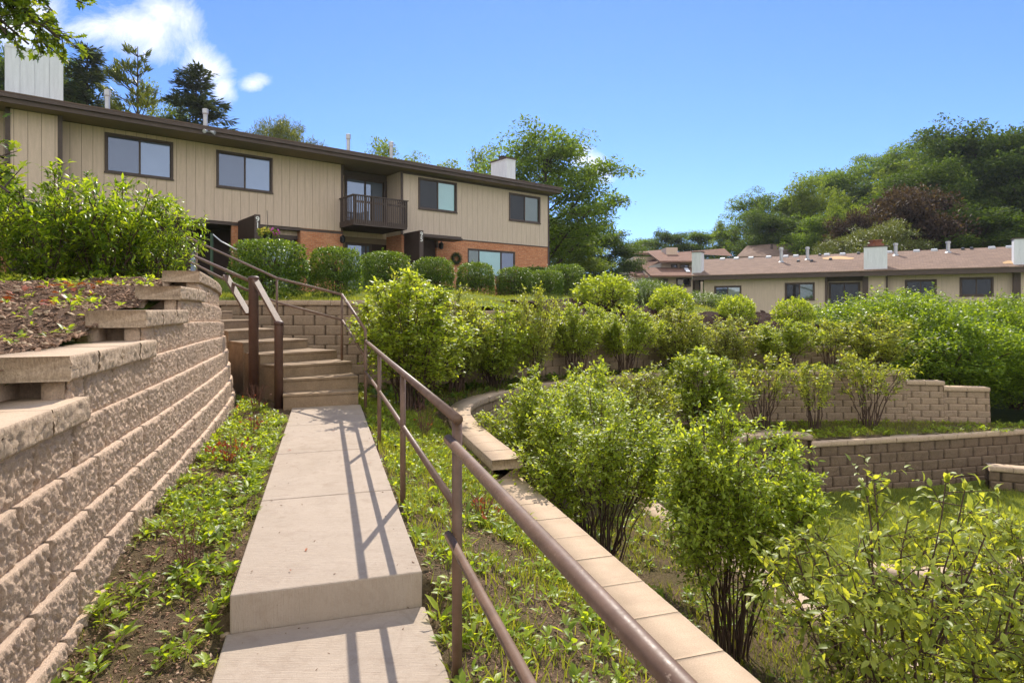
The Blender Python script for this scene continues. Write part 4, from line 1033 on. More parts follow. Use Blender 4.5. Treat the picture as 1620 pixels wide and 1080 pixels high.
for x in (bs0, (bs0+bs1)/2-.4, bs1-.08): m.box(x,x+.08,yb0-.0,yb0+.07,zb0+.071,zb1-.031)
m.build('balcony_railing', M['brown'], balo)
# projecting entry screens with numbers
def screen(pxf, txt, ptop, yfar, ynear, pxn):
    s1 = FB.s(pxf, ynear); wd = FB.s(pxn, ynear)-s1; zt_ = FB.z(pxf, ptop, ynear)
    a = MB(); a.prism([(s1,ynear),(s1+wd,ynear),(s1+wd,yfar),(s1,yfar)], gz-.8, zt_); o = a.build('entry_screen', M['brown_dk'], B)
    f = MB(); f.box(s1-.015,s1+wd+.015,ynear-.02,ynear-.001,gz-.8,zt_+.01); f.build('edge_board', M['brown'], o)
    text_part(o, txt, s1+wd/2, ynear-.03, zt_-.27, .27, M['digits'])
    return s1, wd, zt_
s91 = screen(403.2, '9\n1', 339.5, yr-.01, -1.52, 411)
s95 = screen(663.8, '9\n5', 364.5, -.002, -1.32, 669)
m = MB(); zc2 = FB.z(690, 376, -.9); m.box(s95[0]+s95[1]+.02, FB.s(722,-.5), -1.0, -.22, zc2-.05, zc2+.06); m.box(s95[0]+s95[1]+.02, FB.s(726,-.9), -1.1, -1.0, zc2-.03, zc2+.1); m.box(FB.s(692,-.3),FB.s(692,-.3)+.09,-.22,-.02,zc2-.35,zc2-.02); m.build('entry_canopy', M['brown'], B)
# wall lamps
for (lx, ly, yy) in ((541.5, 379, yr), (697.5, 389, 0)):
    s_ = FB.s(lx, yy-.1); z_ = FB.z(lx, ly, yy-.1)
    m = MB(); m.box(s_-.05,s_+.05,yy-.02,yy+.03,z_-.08,z_+.14); m.tube([(s_,yy-.01,z_+.1),(s_,yy-.13,z_+.13)], .02, 6); m.tube([(s_,yy-.14,z_-.15),(s_,yy-.14,z_-.12),(s_,yy-.14,z_+.08),(s_,yy-.14,z_+.15),(s_,yy-.14,z_+.2)], [.04,.085,.11,.06,.01], 8); m.build('wall_lamp', M['black'], B)
# roof: fascia, soffit, shingles
yo = -.62; zf0 = 7.47; zf1 = zf0+.27; pitch = .17; xe = FB.s(887, yo)
m = MB(); m.box(sFar,xe,yo-.04,yo,zf0,zf1); m.box(xe-.04,xe,yo,10,zf0+.0,zf1); m.box(sFar,xe+.0,yo-.12,yo-.041,zf1-.13,zf1-.02); 
fa = m.build('fascia', M['fascia'], B)
m = MB(); m.box(sFar,xe-.045,yo+.002,yb,zf0+.02,zf0+.045); m.box(-.0,xe-.045,yb,10,zf0+.02,zf0+.045); m.build('soffit', M['soffit'], B)
m = MB(); m.add([(sFar,yo-.08,zf1+.0),(xe+.03,yo-.08,zf1),(xe+.03,9,zf1+(9.6)*pitch),(sFar,9,zf1+9.6*pitch),(sFar,18,zf1),(xe+.03,18,zf1),(sFar,yo-.08,zf1+.04),(xe+.03,yo-.08,zf1+.04),(xe+.03,9,zf1+.04+(9.6)*pitch),(sFar,9,zf1+.04+9.6*pitch),(xe+.03,18,zf1+.04),(sFar,18,zf1+.04)],
   [(3,2,1,0),(6,7,8,9),(0,1,7,6),(1,2,8,7),(9,8,10,11),(3,4,5,2),(2,5,10,8)]); m.box(xe-.03,xe-.001,yo+.3,17.5,ze,zf1); rf = m.build('roof', M['shingle'], B)
def roofz(y): return zf1+.04+(y-yo+.08)*pitch
def chimney(pxl, pxr, ytop_px, y0, dp, mat, cap=True, zt=None):
    a, b = FB.s(pxl, y0), FB.s(pxr, y0); zt = zt or FB.z((pxl+pxr)/2, ytop_px, y0)
    m = MB(); zz = roofz(y0)-.3; m.box(a+.02,b-.02,y0+.02,y0+dp-.02,zz,zt-.01); n_ = max(2,int((b-a)/.3)); w_ = (b-a)/n_
    for i in range(n_): m.box(a+i*w_+.006,a+(i+1)*w_-.006,y0,y0+.02,zz,zt-.08)
    n2 = max(2,int(dp/.3)); w2 = dp/n2
    for i in range(n2): m.box(a,a+.02,y0+i*w2+.006,y0+(i+1)*w2-.006,zz,zt-.08)
    m.box(a-.01,b+.01,y0-.012,y0-.001,zt-.08,zt); m.box(a-.012,a-.001,y0,y0+dp,zt-.08,zt)
    o = m.build('chimney', M[mat], B)
    if cap:
        c = MB(); c.box(a-.05,b+.05,y0-.05,y0+dp+.05,zt+.001,zt+.07); cxm = (a+b)/2-.1; c.tube([(cxm,y0+dp*.45,zt+.05),(cxm,y0+dp*.45,zt+.17)], .17, 10); c.tube([(cxm,y0+dp*.45,zt+.19),(cxm,y0+dp*.45,zt+.23)], .22, 10); c.build('chimney_cap', M['fascia'], o)
    return o
chimney(7.5, 100.5, 82, .1, 1.1, 'white', False, FB.z(100,88,.1))
chimney(801.5, 815.5, 252, 1.2, 1.35, 'white')
for px, pt, y0 in ((170, 143, 4.5), (325, 173, 3.0), (551, 213, 4.0), (619, 225, 3.0)):
    s_ = FB.s(px, y0); zz = roofz(y0); vent_pipe(B, s_, y0, zz, FB.z(px, pt, y0)-zz, .085)
m = MB()
for px, y0 in ((128,6),(196,5.5),(540,7),(575,7),(600,7)): 
    s_ = FB.s(px, y0); zz = roofz(y0); m = MB(); m.box(s_-.2,s_+.2,y0-.15,y0+.2,zz-.05,zz+.16); m.build('roof_vent', M['brown'], B)
# eave security lamp
s_ = FB.s(330, yo-.05); z_ = FB.z(330, 207, yo-.05); m = MB(); m.box(s_-.05,s_+.05,yo-.07,yo-.041,z_-.05,z_+.06)
m.tube([(s_-.04,yo-.08,z_-.02),(s_-.17,yo-.2,z_-.08)], [.03,.07], 10); m.tube([(s_+.04,yo-.08,z_-.02),(s_+.16,yo-.2,z_-.08)], [.03,.07], 10); m.build('eave_lamp', M['metal'], B)

# wreath, hanging basket, dark leaning bag
wx = W(722, 409, FB.Y(722, -.08)); wr = empty('wreath', wx, FB.rz, 'dark evergreen wreath hung on the brick wall beside the entry', 'wreath')
r = rng(5); n = 900; th = r.rand(n)*2*np.pi; ph = r.rand(n)*2*np.pi; Rr = .2; rr = .075
P = np.stack([(Rr+rr*np.cos(ph))*np.cos(th), rr*np.sin(ph)*.8-.02, (Rr+rr*np.cos(ph))*np.sin(th)],1)
link('greenery', leaf_mesh('wreath_greenery', P, rand_unit(r,n)+P*2, rand_unit(r,n), np.full(n,.07), T_NEEDLE), M['lf_treedk'], wr)
m = MB(); m.tube([(.2*math.cos(a),0,.2*math.sin(a)) for a in np.linspace(0,2*np.pi,20)], .05, 6); m.build('ring', M['black'], wr)
bx = W(424, 368, 20.5); hb = empty('hanging_basket', bx, FB.rz, 'hanging basket of pink and yellow flowers beside the number 91 screen', 'hanging basket')
n = 700; P = rand_unit(r,n)*np.array([.34,.26,.17])*(r.rand(n,1)**.4)
link('foliage', leaf_mesh('basket_foliage', P, rand_unit(r,n)+P*3, rand_unit(r,n)*.5+[0,0,1], np.full(n,.08), T_DIA), M['lf_spring'], hb)
for nm, mt, cx_ in (('pink_blossom','flower',.16), ('yellow_blossom','flower_y',-.16)):
    m = MB()
    for i in range(26):
        d = rand_unit(r,1)[0]; d[1] = -abs(d[1]); m.ball((cx_+d[0]*.2, d[1]*.26, d[2]*.13+.03), .032, n=6, m=4)
    m.build(nm, M[mt], hb)
m = MB(); m.tube([(0,0,-.2),(0,0,-.18),(0,0,-.05)], [.06,.15,.2], 12); m.tube([(0,0,.1),(0,.1,.75)], .008, 5); m.build('basket', M['black'], hb)
gx = W(484, 447, 19.0); gb = empty('covered_object', gx, 0, 'tall black covered object leaning by the brick wall behind the clipped bushes', 'cover')
m = MB(); m.tube([(.16,0,-.1),(.13,0,.1),(.05,0,.4),(-.04,0,.62),(-.12,0,.72),(-.2,0,.62),(-.22,0,.45)], [.1,.1,.095,.09,.08,.05,.03], 12); m.build('cover', M['black'], gb, smooth=True)

# ================================================================== single storey house on the right
FR = Frame(12.3, 40.7, .848, -.53)
H = empty('ranch_house', (12.3,40.7,0), FR.rz, 'low single storey tan house with brown shingle roof and white chimneys', 'house')
g0 = .4; we = 3.38; SX = 24.0
def hr(px0, px1, pt, pb, y=0): return (FR.s(px0,y), FR.s(px1,y), FR.z((px0+px1)/2,pb,y), FR.z((px0+px1)/2,pt,y))
w1 = hr(1130,1173,452,478); w2 = hr(1241.5,1289,447,475); w3 = hr(1431.5,1482,442,471); w4 = hr(1518,1572,438.5,468.5); dr = hr(1311,1361,446.5,503,.5)
m = MB(); panels(m, .5, FR.s(1308), g0, we, 0, [w1,w2], 1.22, .006); panels(m, FR.s(1371), FR.s(1402), g0, we, 0, [], 0); panels(m, FR.s(1404), FR.s(1604), g0, we, .25, [tuple(hr(1431.5,1482,442,471,.25)), tuple(hr(1518,1572,438.5,468.5,.25))], 1.22, .006); panels(m, FR.s(1613), SX, g0, we, 0, [], 1.22, .006)
panels(m, FR.s(1308)-.1, FR.s(1371)+.1, g0, we, .5, [dr], 0); m.build('wall', M['siding2'], H)
m = MB(); m.box(.3,SX,.65,9,g0-1,we-.02); m.box(.52,FR.s(1308)-.01,.12,.7,g0,we-.03); m.box(FR.s(1371)+.02,FR.s(1402),.12,.7,g0,we-.03); m.build('wall_core', M['brown_dk'], H)
m = MB()
for px, w_ in ((1103,.25),(1307,.12),(1369,.30),(1403,.10),(1606,.16),(1612,.14)):
    s_ = FR.s(px); m = MB(); m.box(s_-w_/2,s_+w_/2,-.05,.3,g0,we); m.build('corner_post', M['brown'], H)
m = MB(); m.box(FR.s(1308),FR.s(1371),.45,.49,we-.25,we-.001); m.build('door_header', M['brown'], H)
m = MB(); m.box(FR.s(1225),FR.s(1300),-.12,-.002,g0,FR.z(1280,499)); m.build('stone_base', M['stone'], H)
window(H, *w1, 0, ['glass_grey','curtain'], .09); window(H, *w2, 0, ['glass_dark','glass_green'], .09)
window(H, *hr(1431.5,1482,442,471,.25), .25, ['glass_dark','glass_dark'], .09); window(H, *hr(1518,1572,438.5,468.5,.25), .25, ['glass_dark','glass_dark'], .09)
window(H, *dr, .5, ['glass_dark','glass_dark'], .09, .03, 'sliding_door')
eo = -.55; ez = 3.36; eh = .32
m = MB(); m.box(-.1,SX,eo-.04,eo,ez,ez+eh); m.box(-.1,SX,eo+.002,.25,ez+.02,ez+.04); m.build('fascia', M['brown'], H)
ry = 4.7; rz_ = FR.z(1160,408.5,ry)
s_l = FR.s(1110.5, ry)
m = MB(); m.add([(-.14,eo-.09,ez+eh),(SX,eo-.09,ez+eh),(SX,ry,rz_),(s_l,ry,rz_),(SX,ry+5.2,ez+eh),(s_l+1,ry+5.2,ez+eh),(-.14,eo-.09,ez+eh-.05),(SX,eo-.09,ez+eh-.05),(SX,ry,rz_-.06),(s_l,ry,rz_-.06)],
   [(0,1,2,3),(3,2,4,5),(6,7,1,0),(6,0,3,9),(6,9,8,7)]); m.add([(-.1,eo,ez),(s_l,ry,rz_-.06),(s_l+1,ry+5.2,ez),(-.1,eo,ez+eh-.06)], [(0,1,3),(0,2,1)]); m.build('roof', M['shingle'], H)
def rz2(y): return ez+eh+(y-eo+.09)/(ry-eo+.09)*(rz_-ez-eh)
def rch(pxl, pxr, pt, y0, dp, pot=False, base=False):
    a, b = FR.s(pxl,y0), FR.s(pxr,y0); zt = FR.z((pxl+pxr)/2, pt, y0); zb = rz2(y0)-.2
    m = MB(); m.box(a+.015,b-.015,y0+.015,y0+dp-.015,zb-.2,zt-.01); n_ = max(3,int((b-a)/.2)); w_ = (b-a)/n_
    for i in range(n_): m.box(a+i*w_+.004,a+(i+1)*w_-.004,y0,y0+.015,zb,zt)
    for i in range(4): m.box(a,a+.015,y0+i*dp/4+.004,y0+(i+1)*dp/4-.004,zb,zt)
    o = m.build('chimney', M['white'], H)
    c = MB(); c.box(a-.04,b+.04,y0-.04,y0+dp+.04,zt+.001,zt+.05); c.build('chimney_cap', M['brown'], o)
    if pot:
        c = MB(); cx_ = (a+b)/2; yy = y0+dp/2; c.tube([(cx_,yy,zt+.04),(cx_,yy,zt+.2)], .42, 14); c.tube([(cx_,yy,zt+.2),(cx_,yy,zt+.36)], .3, 14); c.tube([(cx_,yy,zt+.36),(cx_,yy,zt+.42)], .36, 14); c.build('chimney_pot', M['potbrick'], o)
    return o
rch(1366.5,1404,390.5,-.35,.8,True); rch(1604.5,1650,377,-.3,.8)
cl_ = rch(1094.5,1109.5,399,.1,.75)
m = MB(); m.box(FR.s(1095.5,.12),FR.s(1104,.12),.13,.8,0,rz2(0)-.42); m.build('chimney_base', M['brown_dk'], cl_)
def on_roof(px, py):
    """facade-frame point on the sloping roof plane seen at a pixel"""
    lo, hi = eo, ry
    for _ in range(40):
        y = (lo+hi)/2
        if FR.z(px, py, y) > rz2(y): lo = y
        else: hi = y
    return y
for px, pb, pt in ((1236,414,392),(1277.5,410,391),(1417,403.5,385),(1500,399,382)):
    y0 = on_roof(px, pb); vent_pipe(H, FR.s(px,y0), y0, rz2(y0), FR.z(px,pt,y0)-rz2(y0), .10)
for px, py in ((1143,408),(1165,407),(1188,406),(1216,405),(1243,403.5),(1259,403),(1308,400.5),(1333,399.5),(1358,398.5),(1407,396.5),(1450,394),(1478,393.2),(1523,391.5),(1537,391),(1569,389.8),(1597,388.6),(1263,413.5),(1284,413.5),(1314,410.5),(1297,403.5)):
    y0 = ry-.25 if py < 409 else on_roof(px,py); s_ = FR.s(px,y0); small = py > 409 or px in (1358,1523,1537,1297); w_ = .09 if small else .19; zz = rz2(y0)
    m = MB(); m.hexa([(s_-w_,y0-.2,zz-.1),(s_+w_,y0-.2,zz-.1),(s_+w_,y0+.15,zz-.05),(s_-w_,y0+.15,zz-.05)], [(s_-w_*.8,y0-.16,zz+.06),(s_+w_*.8,y0-.16,zz+.06),(s_+w_*.8,y0+.12,zz+.13),(s_-w_*.8,y0+.12,zz+.13)])
    m.build('roof_vent', M['metal' if not small else 'black'], H)
for px in (1475*1.0-9, 1505+2.5): pass
for (pa_, pb_, py) in ((1300,1352,408.5),(1586,1606,415.5)):
    pts = []
    for t in np.linspace(0, 2*np.pi, 14, endpoint=False):
        px = (pa_+pb_)/2+(pb_-pa_)/2*math.cos(t); p2 = py+2.4*math.sin(t)*(1+.3*math.sin(3*t)); y0 = on_roof(px,p2); pts.append((FR.s(px,y0), y0, rz2(y0)+.012))
    m = MB(); m.add(pts, [tuple(range(14))[::-1]]); m.build('bare_patch', M['patch'], H)

# ================================================================== townhouses beyond
def box_roof(mb, a, b, y0, y1, z0, z1, zback, th=.14):
    mb.hexa([(a,y0,z0),(b,y0,z0),(b,y1,z1),(a,y1,z1)], [(a,y0,z0+th),(b,y0,z0+th),(b,y1,z1+th),(a,y1,z1+th)])
FT = Frame(PX(1030,55),55,1,0.0)
T = empty('townhouse', (FT.o[0],55,0), 0, 'red-brown roofed townhouse with two roof tiers left of the white end chimney', 'house')
def tz(py, y=0): return CZ+(HY-py)/F*(55+y)
def tsx(px, y=0): return (px-CX)/F*(55+y)-FT.o[0]
m = MB(); box_roof(m, tsx(1029,-1), tsx(1112,-1), -1, 2.6, tz(438,-1), tz(425.5,2.6), 0); box_roof(m, tsx(1043,1.6), tsx(1120,1.6), 1.6, 6.5, tz(415,1.6), tz(401,6.5), 0); m.add([(tsx(1059,6.5),6.5,tz(400,6.5)),(tsx(1146,6.5),6.5,tz(393,6.5)),(tsx(1137,8),4,tz(405,4)),(tsx(1150,9),9,tz(404,9))], [(0,1,2),(1,3,2)])
m.build('roof', M['shingle_red'], T)
m = MB(); m.box(tsx(1032),tsx(1112),0,8,1,tz(437)); m.box(tsx(1046,2.6),tsx(1140,2.6),2.6,8,tz(437),tz(415.5,2.6)); m.build('wall', M['siding2'], T)
for a_, b_, t_, bt, g, yy in ((1042,1057,441,453,'glass_grey',-.05),(1070,1093,440,453,'curtain',-.05),(1062,1072,418,424,'glass_dark',2.5),(1076,1090,418,424,'glass_dark',2.5)):
    window(T, tsx(a_,yy), tsx(b_,yy), tz(bt,yy), tz(t_,yy), yy, [g, 'glass_grey'], .1, .03)
m = MB(); a_ = tsx(1054,5); m.box(a_,tsx(1072,5),5,7,tz(420,5),tz(391.5,5)); m.build('chimney', M['siding'], T)
m = MB(); m.hexa([(tsx(1082,1),.2,tz(430)),(tsx(1088,1),.2,tz(430)),(tsx(1091,1),1.6,tz(425)),(tsx(1085,1),1.6,tz(425))],[(tsx(1082,1),.2,tz(429)),(tsx(1088,1),.2,tz(429)),(tsx(1091,1),1.6,tz(422)),(tsx(1085,1),1.6,tz(422))]); m.build('skylight', M['white'], T)
T2 = empty('townhouse', (PX(1000,68),68,0), 0, 'far shaded townhouse with stepped sloping roofs among the central trees', 'house')
def t2(px,py,y=0): return ((px-CX)/F*(68+y)-PX(1000,68), y, CZ+(HY-py)/F*(68+y))
m = MB()
for (a_, b_) in (((1000,402),(1048,398)),((1006,425),(1046,408)),((986,437),(1030,421))):
    p = t2(*a_); q2 = t2(*b_, 3); m.hexa([p, (p[0]+3.4,p[1]-1.5,p[2]-.3), (q2[0]+1,q2[1],q2[2]), q2], [(v[0],v[1],v[2]+.22) for v in (p, (p[0]+3.4,p[1]-1.5,p[2]-.3), (q2[0]+1,q2[1],q2[2]), q2)])
m.build('roof', M['shingle_red'], T2)
m = MB(); a_ = t2(1008,404); b_ = t2(1052,470); m.box(a_[0],b_[0],2,8,b_[2]-1,a_[2]); a_ = t2(990,438); m.box(a_[0],b_[0],-.5,2,b_[2]-1,a_[2]-.1); a_ = t2(1018,424); m.box(a_[0],b_[0],-.8,3,b_[2]-1,a_[2]-.3); m.build('wall', M['siding2'], T2)
for a_, b_ in (((993,446),(1001,458)),((1004,444),(1012,457))):
    p = t2(*a_); q2 = t2(*b_); window(T2, p[0], q2[0], q2[2], p[2], -.62, ['glass_grey'], .1, .03)
T3 = empty('townhouse', (PX(1170,60),60,0), 0, 'plain brown roofed house showing above the ridge of the ranch roof', 'house')
def t3(px,py,y=0): return ((px-CX)/F*(60+y)-PX(1170,60), y, CZ+(HY-py)/F*(60+y))
m = MB(); p = [t3(1165,408), t3(1281,406), t3(1277.5,383.5,4), t3(1182,390.5,4)]; m.hexa(p, [(v[0],v[1],v[2]+.12) for v in p])
p = [t3(1281,407,.5), t3(1301,407,.5), t3(1300,391,3), t3(1279,391.5,3)]; m.hexa(p, [(v[0],v[1],v[2]+.1) for v in p]); m.build('roof', M['shingle'], T3)
m = MB(); a_ = t3(1170,408); b_ = t3(1296,408); m.box(a_[0],b_[0],1,8,1.5,a_[2]-.1); m.build('wall', M['siding2'], T3)
for px in (1221,): 
    p = t3(px,397,2); m = MB(); m.tube([(p[0],p[1],p[2]-.4),(p[0],p[1],p[2]+.7)], .12, 8); m.build('vent_pipe', M['brown'], T3)
# ------------------------------------------------------------------ shrub kinds
SP = ('stems','foliage')
plant_kind('spring_a', shrub_meshes('a', 11, 2.0, 1.5, 38, 46, 14, .043, T_LEAF, .52, .38, .27, rad=.0085), M['stem'], M['lf_spring'])
plant_kind('spring_b', shrub_meshes('b', 12, 1.85, 1.25, 36, 54, 17, .043, T_LEAF, .52, .38, .27, rad=.0085), M['stem'], M['lf_spring'])
plant_kind('spring_c', shrub_meshes('c', 13, 1.7, 1.4, 20, 30, 9, .064, T_LEAF, .2, .25, .32, .1), M['stem'], M['lf_pale'])
plant_kind('mid_a', shrub_meshes('d', 14, 2.0, 1.5, 32, 40, 13, .056, T_DIA, .28, .5, .26), M['stem'], M['lf_spring'])
plant_kind('mid_b', shrub_meshes('e', 15, 1.7, 1.35, 30, 38, 13, .056, T_DIA, .22, .5, .25), M['stem'], M['lf_spring'])
plant_kind('mid_d', shrub_meshes('dd', 44, 1.8, 1.5, 26, 44, 13, .056, T_DIA, .42, .35, .27), M['stem'], M['lf_spring'])
plant_kind('mid_e', shrub_meshes('de', 45, 1.8, 1.45, 34, 36, 13, .052, T_DIA, .2, .5, .24), M['stem'], M['lf_pale'])
plant_kind('mid_c', shrub_meshes('f', 16, 1.7, 1.4, 26, 30, 12, .056, T_DIA, .2, .45, .25), M['stem'], M['lf_pale'])
plant_kind('vase_a', shrub_meshes('g', 17, 1.5, 1.5, 20, 16, 9, .068, T_DIA, .5, .2, .26, -.1), M['stem'], M['lf_pale'])
plant_kind('vase_b', shrub_meshes('h', 18, 1.5, 1.4, 18, 18, 9, .068, T_DIA, .45, .25, .24, -.1), M['stem'], M['lf_pale'])
plant_kind('lilac_a', shrub_meshes('i', 19, 1.55, 1.7, 22, 24, 9, .095, T_LONG, .03, .5, .26, -.05, .012), M['stem'], M['lf_lilac'])
plant_kind('lilac_b', shrub_meshes('j', 20, 1.45, 1.6, 20, 22, 9, .095, T_LONG, .03, .45, .27, -.05, .012), M['stem'], M['lf_lilac'])
plant_kind('hedge_a', dome_meshes('k', 21, 13000, .05, 5.0, rough=.05, spikes=.02), M['stem'], M['lf_hedge'])
plant_kind('hedge_b', dome_meshes('l', 22, 13000, .05, 4.4, rough=.06, spikes=.015), M['stem'], M['lf_hedge'])
plant_kind('mound_a', dome_meshes('m', 23, 24000, .028, 2.2, rough=.16, spikes=.45), M['stem'], M['lf_mound'])
plant_kind('mound_b', dome_meshes('n', 24, 24000, .028, 2.2, rough=.18, spikes=.45), M['stem'], M['lf_mound'])
plant_kind('bush_a', dome_meshes('o', 25, 3500, .075, 2.2, rough=.14, spikes=.2), M['stem'], M['lf_spring'])
plant_kind('juniper', dome_meshes('p', 26, 9000, .05, 2.2, T_NEEDLE, .12, .6), M['stem'], M['lf_hedge'])

def sh(key, px, pb, Y, top, w, zb, label, group=None, rz=0, natH=None, natW=None, name='shrub', sy=None, cat='shrub'):
    """shrub at a pixel column and depth; top pixel row and pixel width give its real size; zb ground height"""
    zt = CZ+(HY-top)/F*Y; Hh = zt-zb; Wd = w/F*Y
    return plant(key, name, PX(px,Y), Y, zb, Wd/natW*(1.5 if key[:3]=='mid' else 1.1 if key[:6]=='spring' else .93 if key[:5]=='hedge' else 1.08), Hh/natH*(.96 if key[:3] in ('mid','spr') else 1), rz, label, cat, group)
GR1 = 'leggy shrubs along the middle tier'; GR2 = 'shrubs in front of the top tier wall'; GR3 = 'clipped bushes in front of the house'; GR4 = 'open vase-shaped shrubs by the middle wall'
# near shrubs on the middle terrace
sh('spring_b', 1158, 1020, 4.75, 648, 245, -1.22, 'round-crowned shrub on bare dark stems beside the pale middle wall cap', GR1, .4, 1.85, 1.3)
sh('spring_a', 950, 895, 6.3, 592, 265, -1.22, 'largest dense shrub behind the raised end of the near wall cap', GR1, 1.1, 2.0, 1.62)
sh('spring_a', 868, 850, 7.9, 563, 205, -1.22, 'shrub hiding the bend of the upper tier wall', GR1, 2.6, 2.0, 1.62)
sh('spring_c', 1425, 1180, 3.35, 772, 400, -1.28, 'loose pale-leaved shrub with arching branches nearest the camera', GR1, .2, 1.62, 1.5)
sh('spring_c', 1640, 1180, 3.75, 800, 250, -1.28, 'pale-leaved shrub cut by the lower right edge of the view', GR1, 2.4, 1.62, 1.5)
sh('mid_b', 925, 700, 9.6, 550, 110, -1.2, 'small bright shrub poking up beyond the wall bend', GR1, .9, 1.75, 1.45)
sh('mid_e', 1010, 700, 10.9, 562, 115, -1.2, 'shrub on the middle terrace between the dense one and the leaning one', GR1, 1.9, 1.85, 1.55)
sh('mid_a', 1112, 655, 12.7, 546, 118, -1.2, 'full leafy shrub at the left end of the vase-shaped row', GR1, .3, 2.05, 1.6)
sh('vase_a', 1207, 665, 13.6, 559, 118, -1.2, 'vase-shaped shrub with bare fanned stems, first from the full leafy one', GR4, .2, 1.55, 1.6)
sh('vase_b', 1288, 672, 13.5, 571, 100, -1.2, 'narrow vase-shaped shrub in the middle of the open trio', GR4, 1.3, 1.55, 1.5)
sh('vase_a', 1374, 668, 13.8, 557, 120, -1.2, 'wide open vase-shaped shrub beside the stepped end of the middle wall', GR4, 2.6, 1.55, 1.6)
# upper tier row
sh('mid_a', 652, 640, 9.0, 425, 165, .05, 'large airy shrub just right of the handrail corner', GR2, .6, 2.05, 1.6)
sh('mid_c', 640, 560, 11.0, 418, 90, .1, 'pale shrub rising behind the large airy one', GR2, 2.2, 1.75, 1.5)
sh('mid_e', 722, 600, 10.9, 440, 92, .05, 'upright shrub behind the airy shrub on its right side', GR2, 1.2, 1.85, 1.55)
sh('mid_b', 782, 592, 11.6, 464, 92, .02, 'shrub with drooping lower twigs in front of the top tier wall', GR2, .5, 1.75, 1.45)
sh('mid_c', 845, 575, 12.2, 446, 72, .02, 'slim tall pale shrub with bare stems before the tan wall', GR2, 2.9, 1.75, 1.5)
sh('mid_d', 912, 560, 13.2, 471, 80, .0, 'small open shrub before the shaded wall gap', GR2, 1.7, 1.85, 1.6)
sh('mid_d', 990, 565, 13.8, 478, 80, -.02, 'rounded dark green shrub in the wall row', GR2, 2.4, 1.85, 1.6)
sh('mid_e', 1073, 572, 14.8, 470, 88, -.05, 'full shrub in the row below the strip of lit lawn', GR2, .8, 1.85, 1.55)
sh('mid_c', 1150, 572, 15.4, 497, 86, -.08, 'broad pale shrub with visible twigs in the wall row', GR2, 1.5, 1.75, 1.5)
sh('mid_d', 1236, 577, 15.7, 501, 88, -.1, 'wide low shrub right of the broad pale one', GR2, 2.0, 1.85, 1.6)
sh('vase_b', 1312, 580, 15.9, 503, 76, -.12, 'sparse shrub showing wall cap through its twigs', GR2, .4, 1.55, 1.5)
sh('mid_c', 1382, 585, 15.6, 492, 110, -.15, 'last pale shrub of the wall row against the dark green mounds', GR2, 2.7, 1.75, 1.5)
# small ones above the top tier
GR5 = 'low bushes above the top tier'
sh('bush_a', 958, 495, 17.5, 437, 82, float(zU(PX(958,17.5),17.5))-.1, 'yellowish bush on the dark bark slope', GR5, .5, 1.05, 1.02)
sh('bush_a', 1062, 500, 18.2, 455, 60, float(zU(PX(1062,18.2),18.2))-.1, 'bush beside the bark slope below the townhouse', GR5, 1.5, 1.05, 1.02)
sh('bush_a', 1166, 510, 18.6, 470, 50, float(zU(PX(1166,18.6),18.6))-.1, 'small bush at the lower end of the lit lawn strip', GR5, 2.5, 1.05, 1.02)
sh('bush_a', 1256, 512, 18.6, 474, 54, float(zU(PX(1256,18.6),18.6))-.1, 'small bush in front of the dark ranch house window wall', GR5, .1, 1.05, 1.02)
sh('juniper', 1024, 475, 24, 444, 78, 1.2, 'spreading feathery juniper behind the bark slope', GR5, .5, 1.05, 1.02)
sh('juniper', 1110, 482, 25, 463, 80, 1.0, 'low spreading juniper at the foot of the ranch house chimney', GR5, 1.9, 1.05, 1.02)
sh('bush_a', 1145, 486, 26, 471, 60, 1.0, 'low dark bush under the first ranch house window', GR5, .7, 1.05, 1.02)
# clipped bushes
for (key, px, pb, Y, top, w_, lab) in [
    ('hedge_a', 426, 472, 13.6, 381, 102, 'biggest clipped bush beside the stair rail below the number 91 screen'),
    ('hedge_b', 531, 472, 15.0, 392, 74, 'clipped bush taller than wide between the handrail and the airy shrub'),
    ('hedge_a', 609, 458, 18.3, 400, 76, 'clipped bush under the balcony'),
    ('hedge_b', 685, 462, 20.2, 408, 62, 'clipped bush in front of the number 95 entry'),
    ('hedge_a', 752, 466, 22, 417, 60, 'round clipped bush below the ground floor window'),
    ('hedge_b', 815, 466, 24, 423, 56, 'clipped bush just right of the ground floor window'),
    ('hedge_a', 866, 476, 22.5, 428, 50, 'small dense clipped bush in front of the end hedge'),
    ('hedge_b', 893, 472, 24.6, 419, 66, 'wide clipped bush at the brick corner of the house'),
    ('hedge_a', 850, 448, 27, 424, 64, 'dark low clipped hedge against the brick corner'),]:
    zb_ = min(CZ+(HY-pb)/F*Y, float(zU(PX(px,Y),Y))-.02)
    sh(key, px, pb, Y, top, w_, zb_, lab, GR3, px*.7, 1.05, 1.02)
# big bright shrubs on the left bank
GR6 = 'bright shrubs on the left bank'
zl_ = 1.66
for (key, px, Y, top, w_, lab, rz_) in [('lilac_a', 75, 6.9, 262, 235, 'bright long-leaved shrub with dark hollow base on the mulch bank', .3), ('lilac_b', 170, 7.2, 248, 235, 'tallest bright long-leaved shrub in front of the upstairs window', 1.4),
                             ('lilac_a', 245, 7.7, 300, 165, 'bright long-leaved shrub leaning towards the stair rails', 2.4), ('lilac_b', -35, 6.3, 268, 150, 'bright long-leaved shrub cut by the left edge', .9)]:
    sh(key, px, 455, Y, top, w_, zl_-(.1 if px < 0 else 0)+(0 if px<200 else .03), lab, GR6, rz_, 1.62, 1.8)
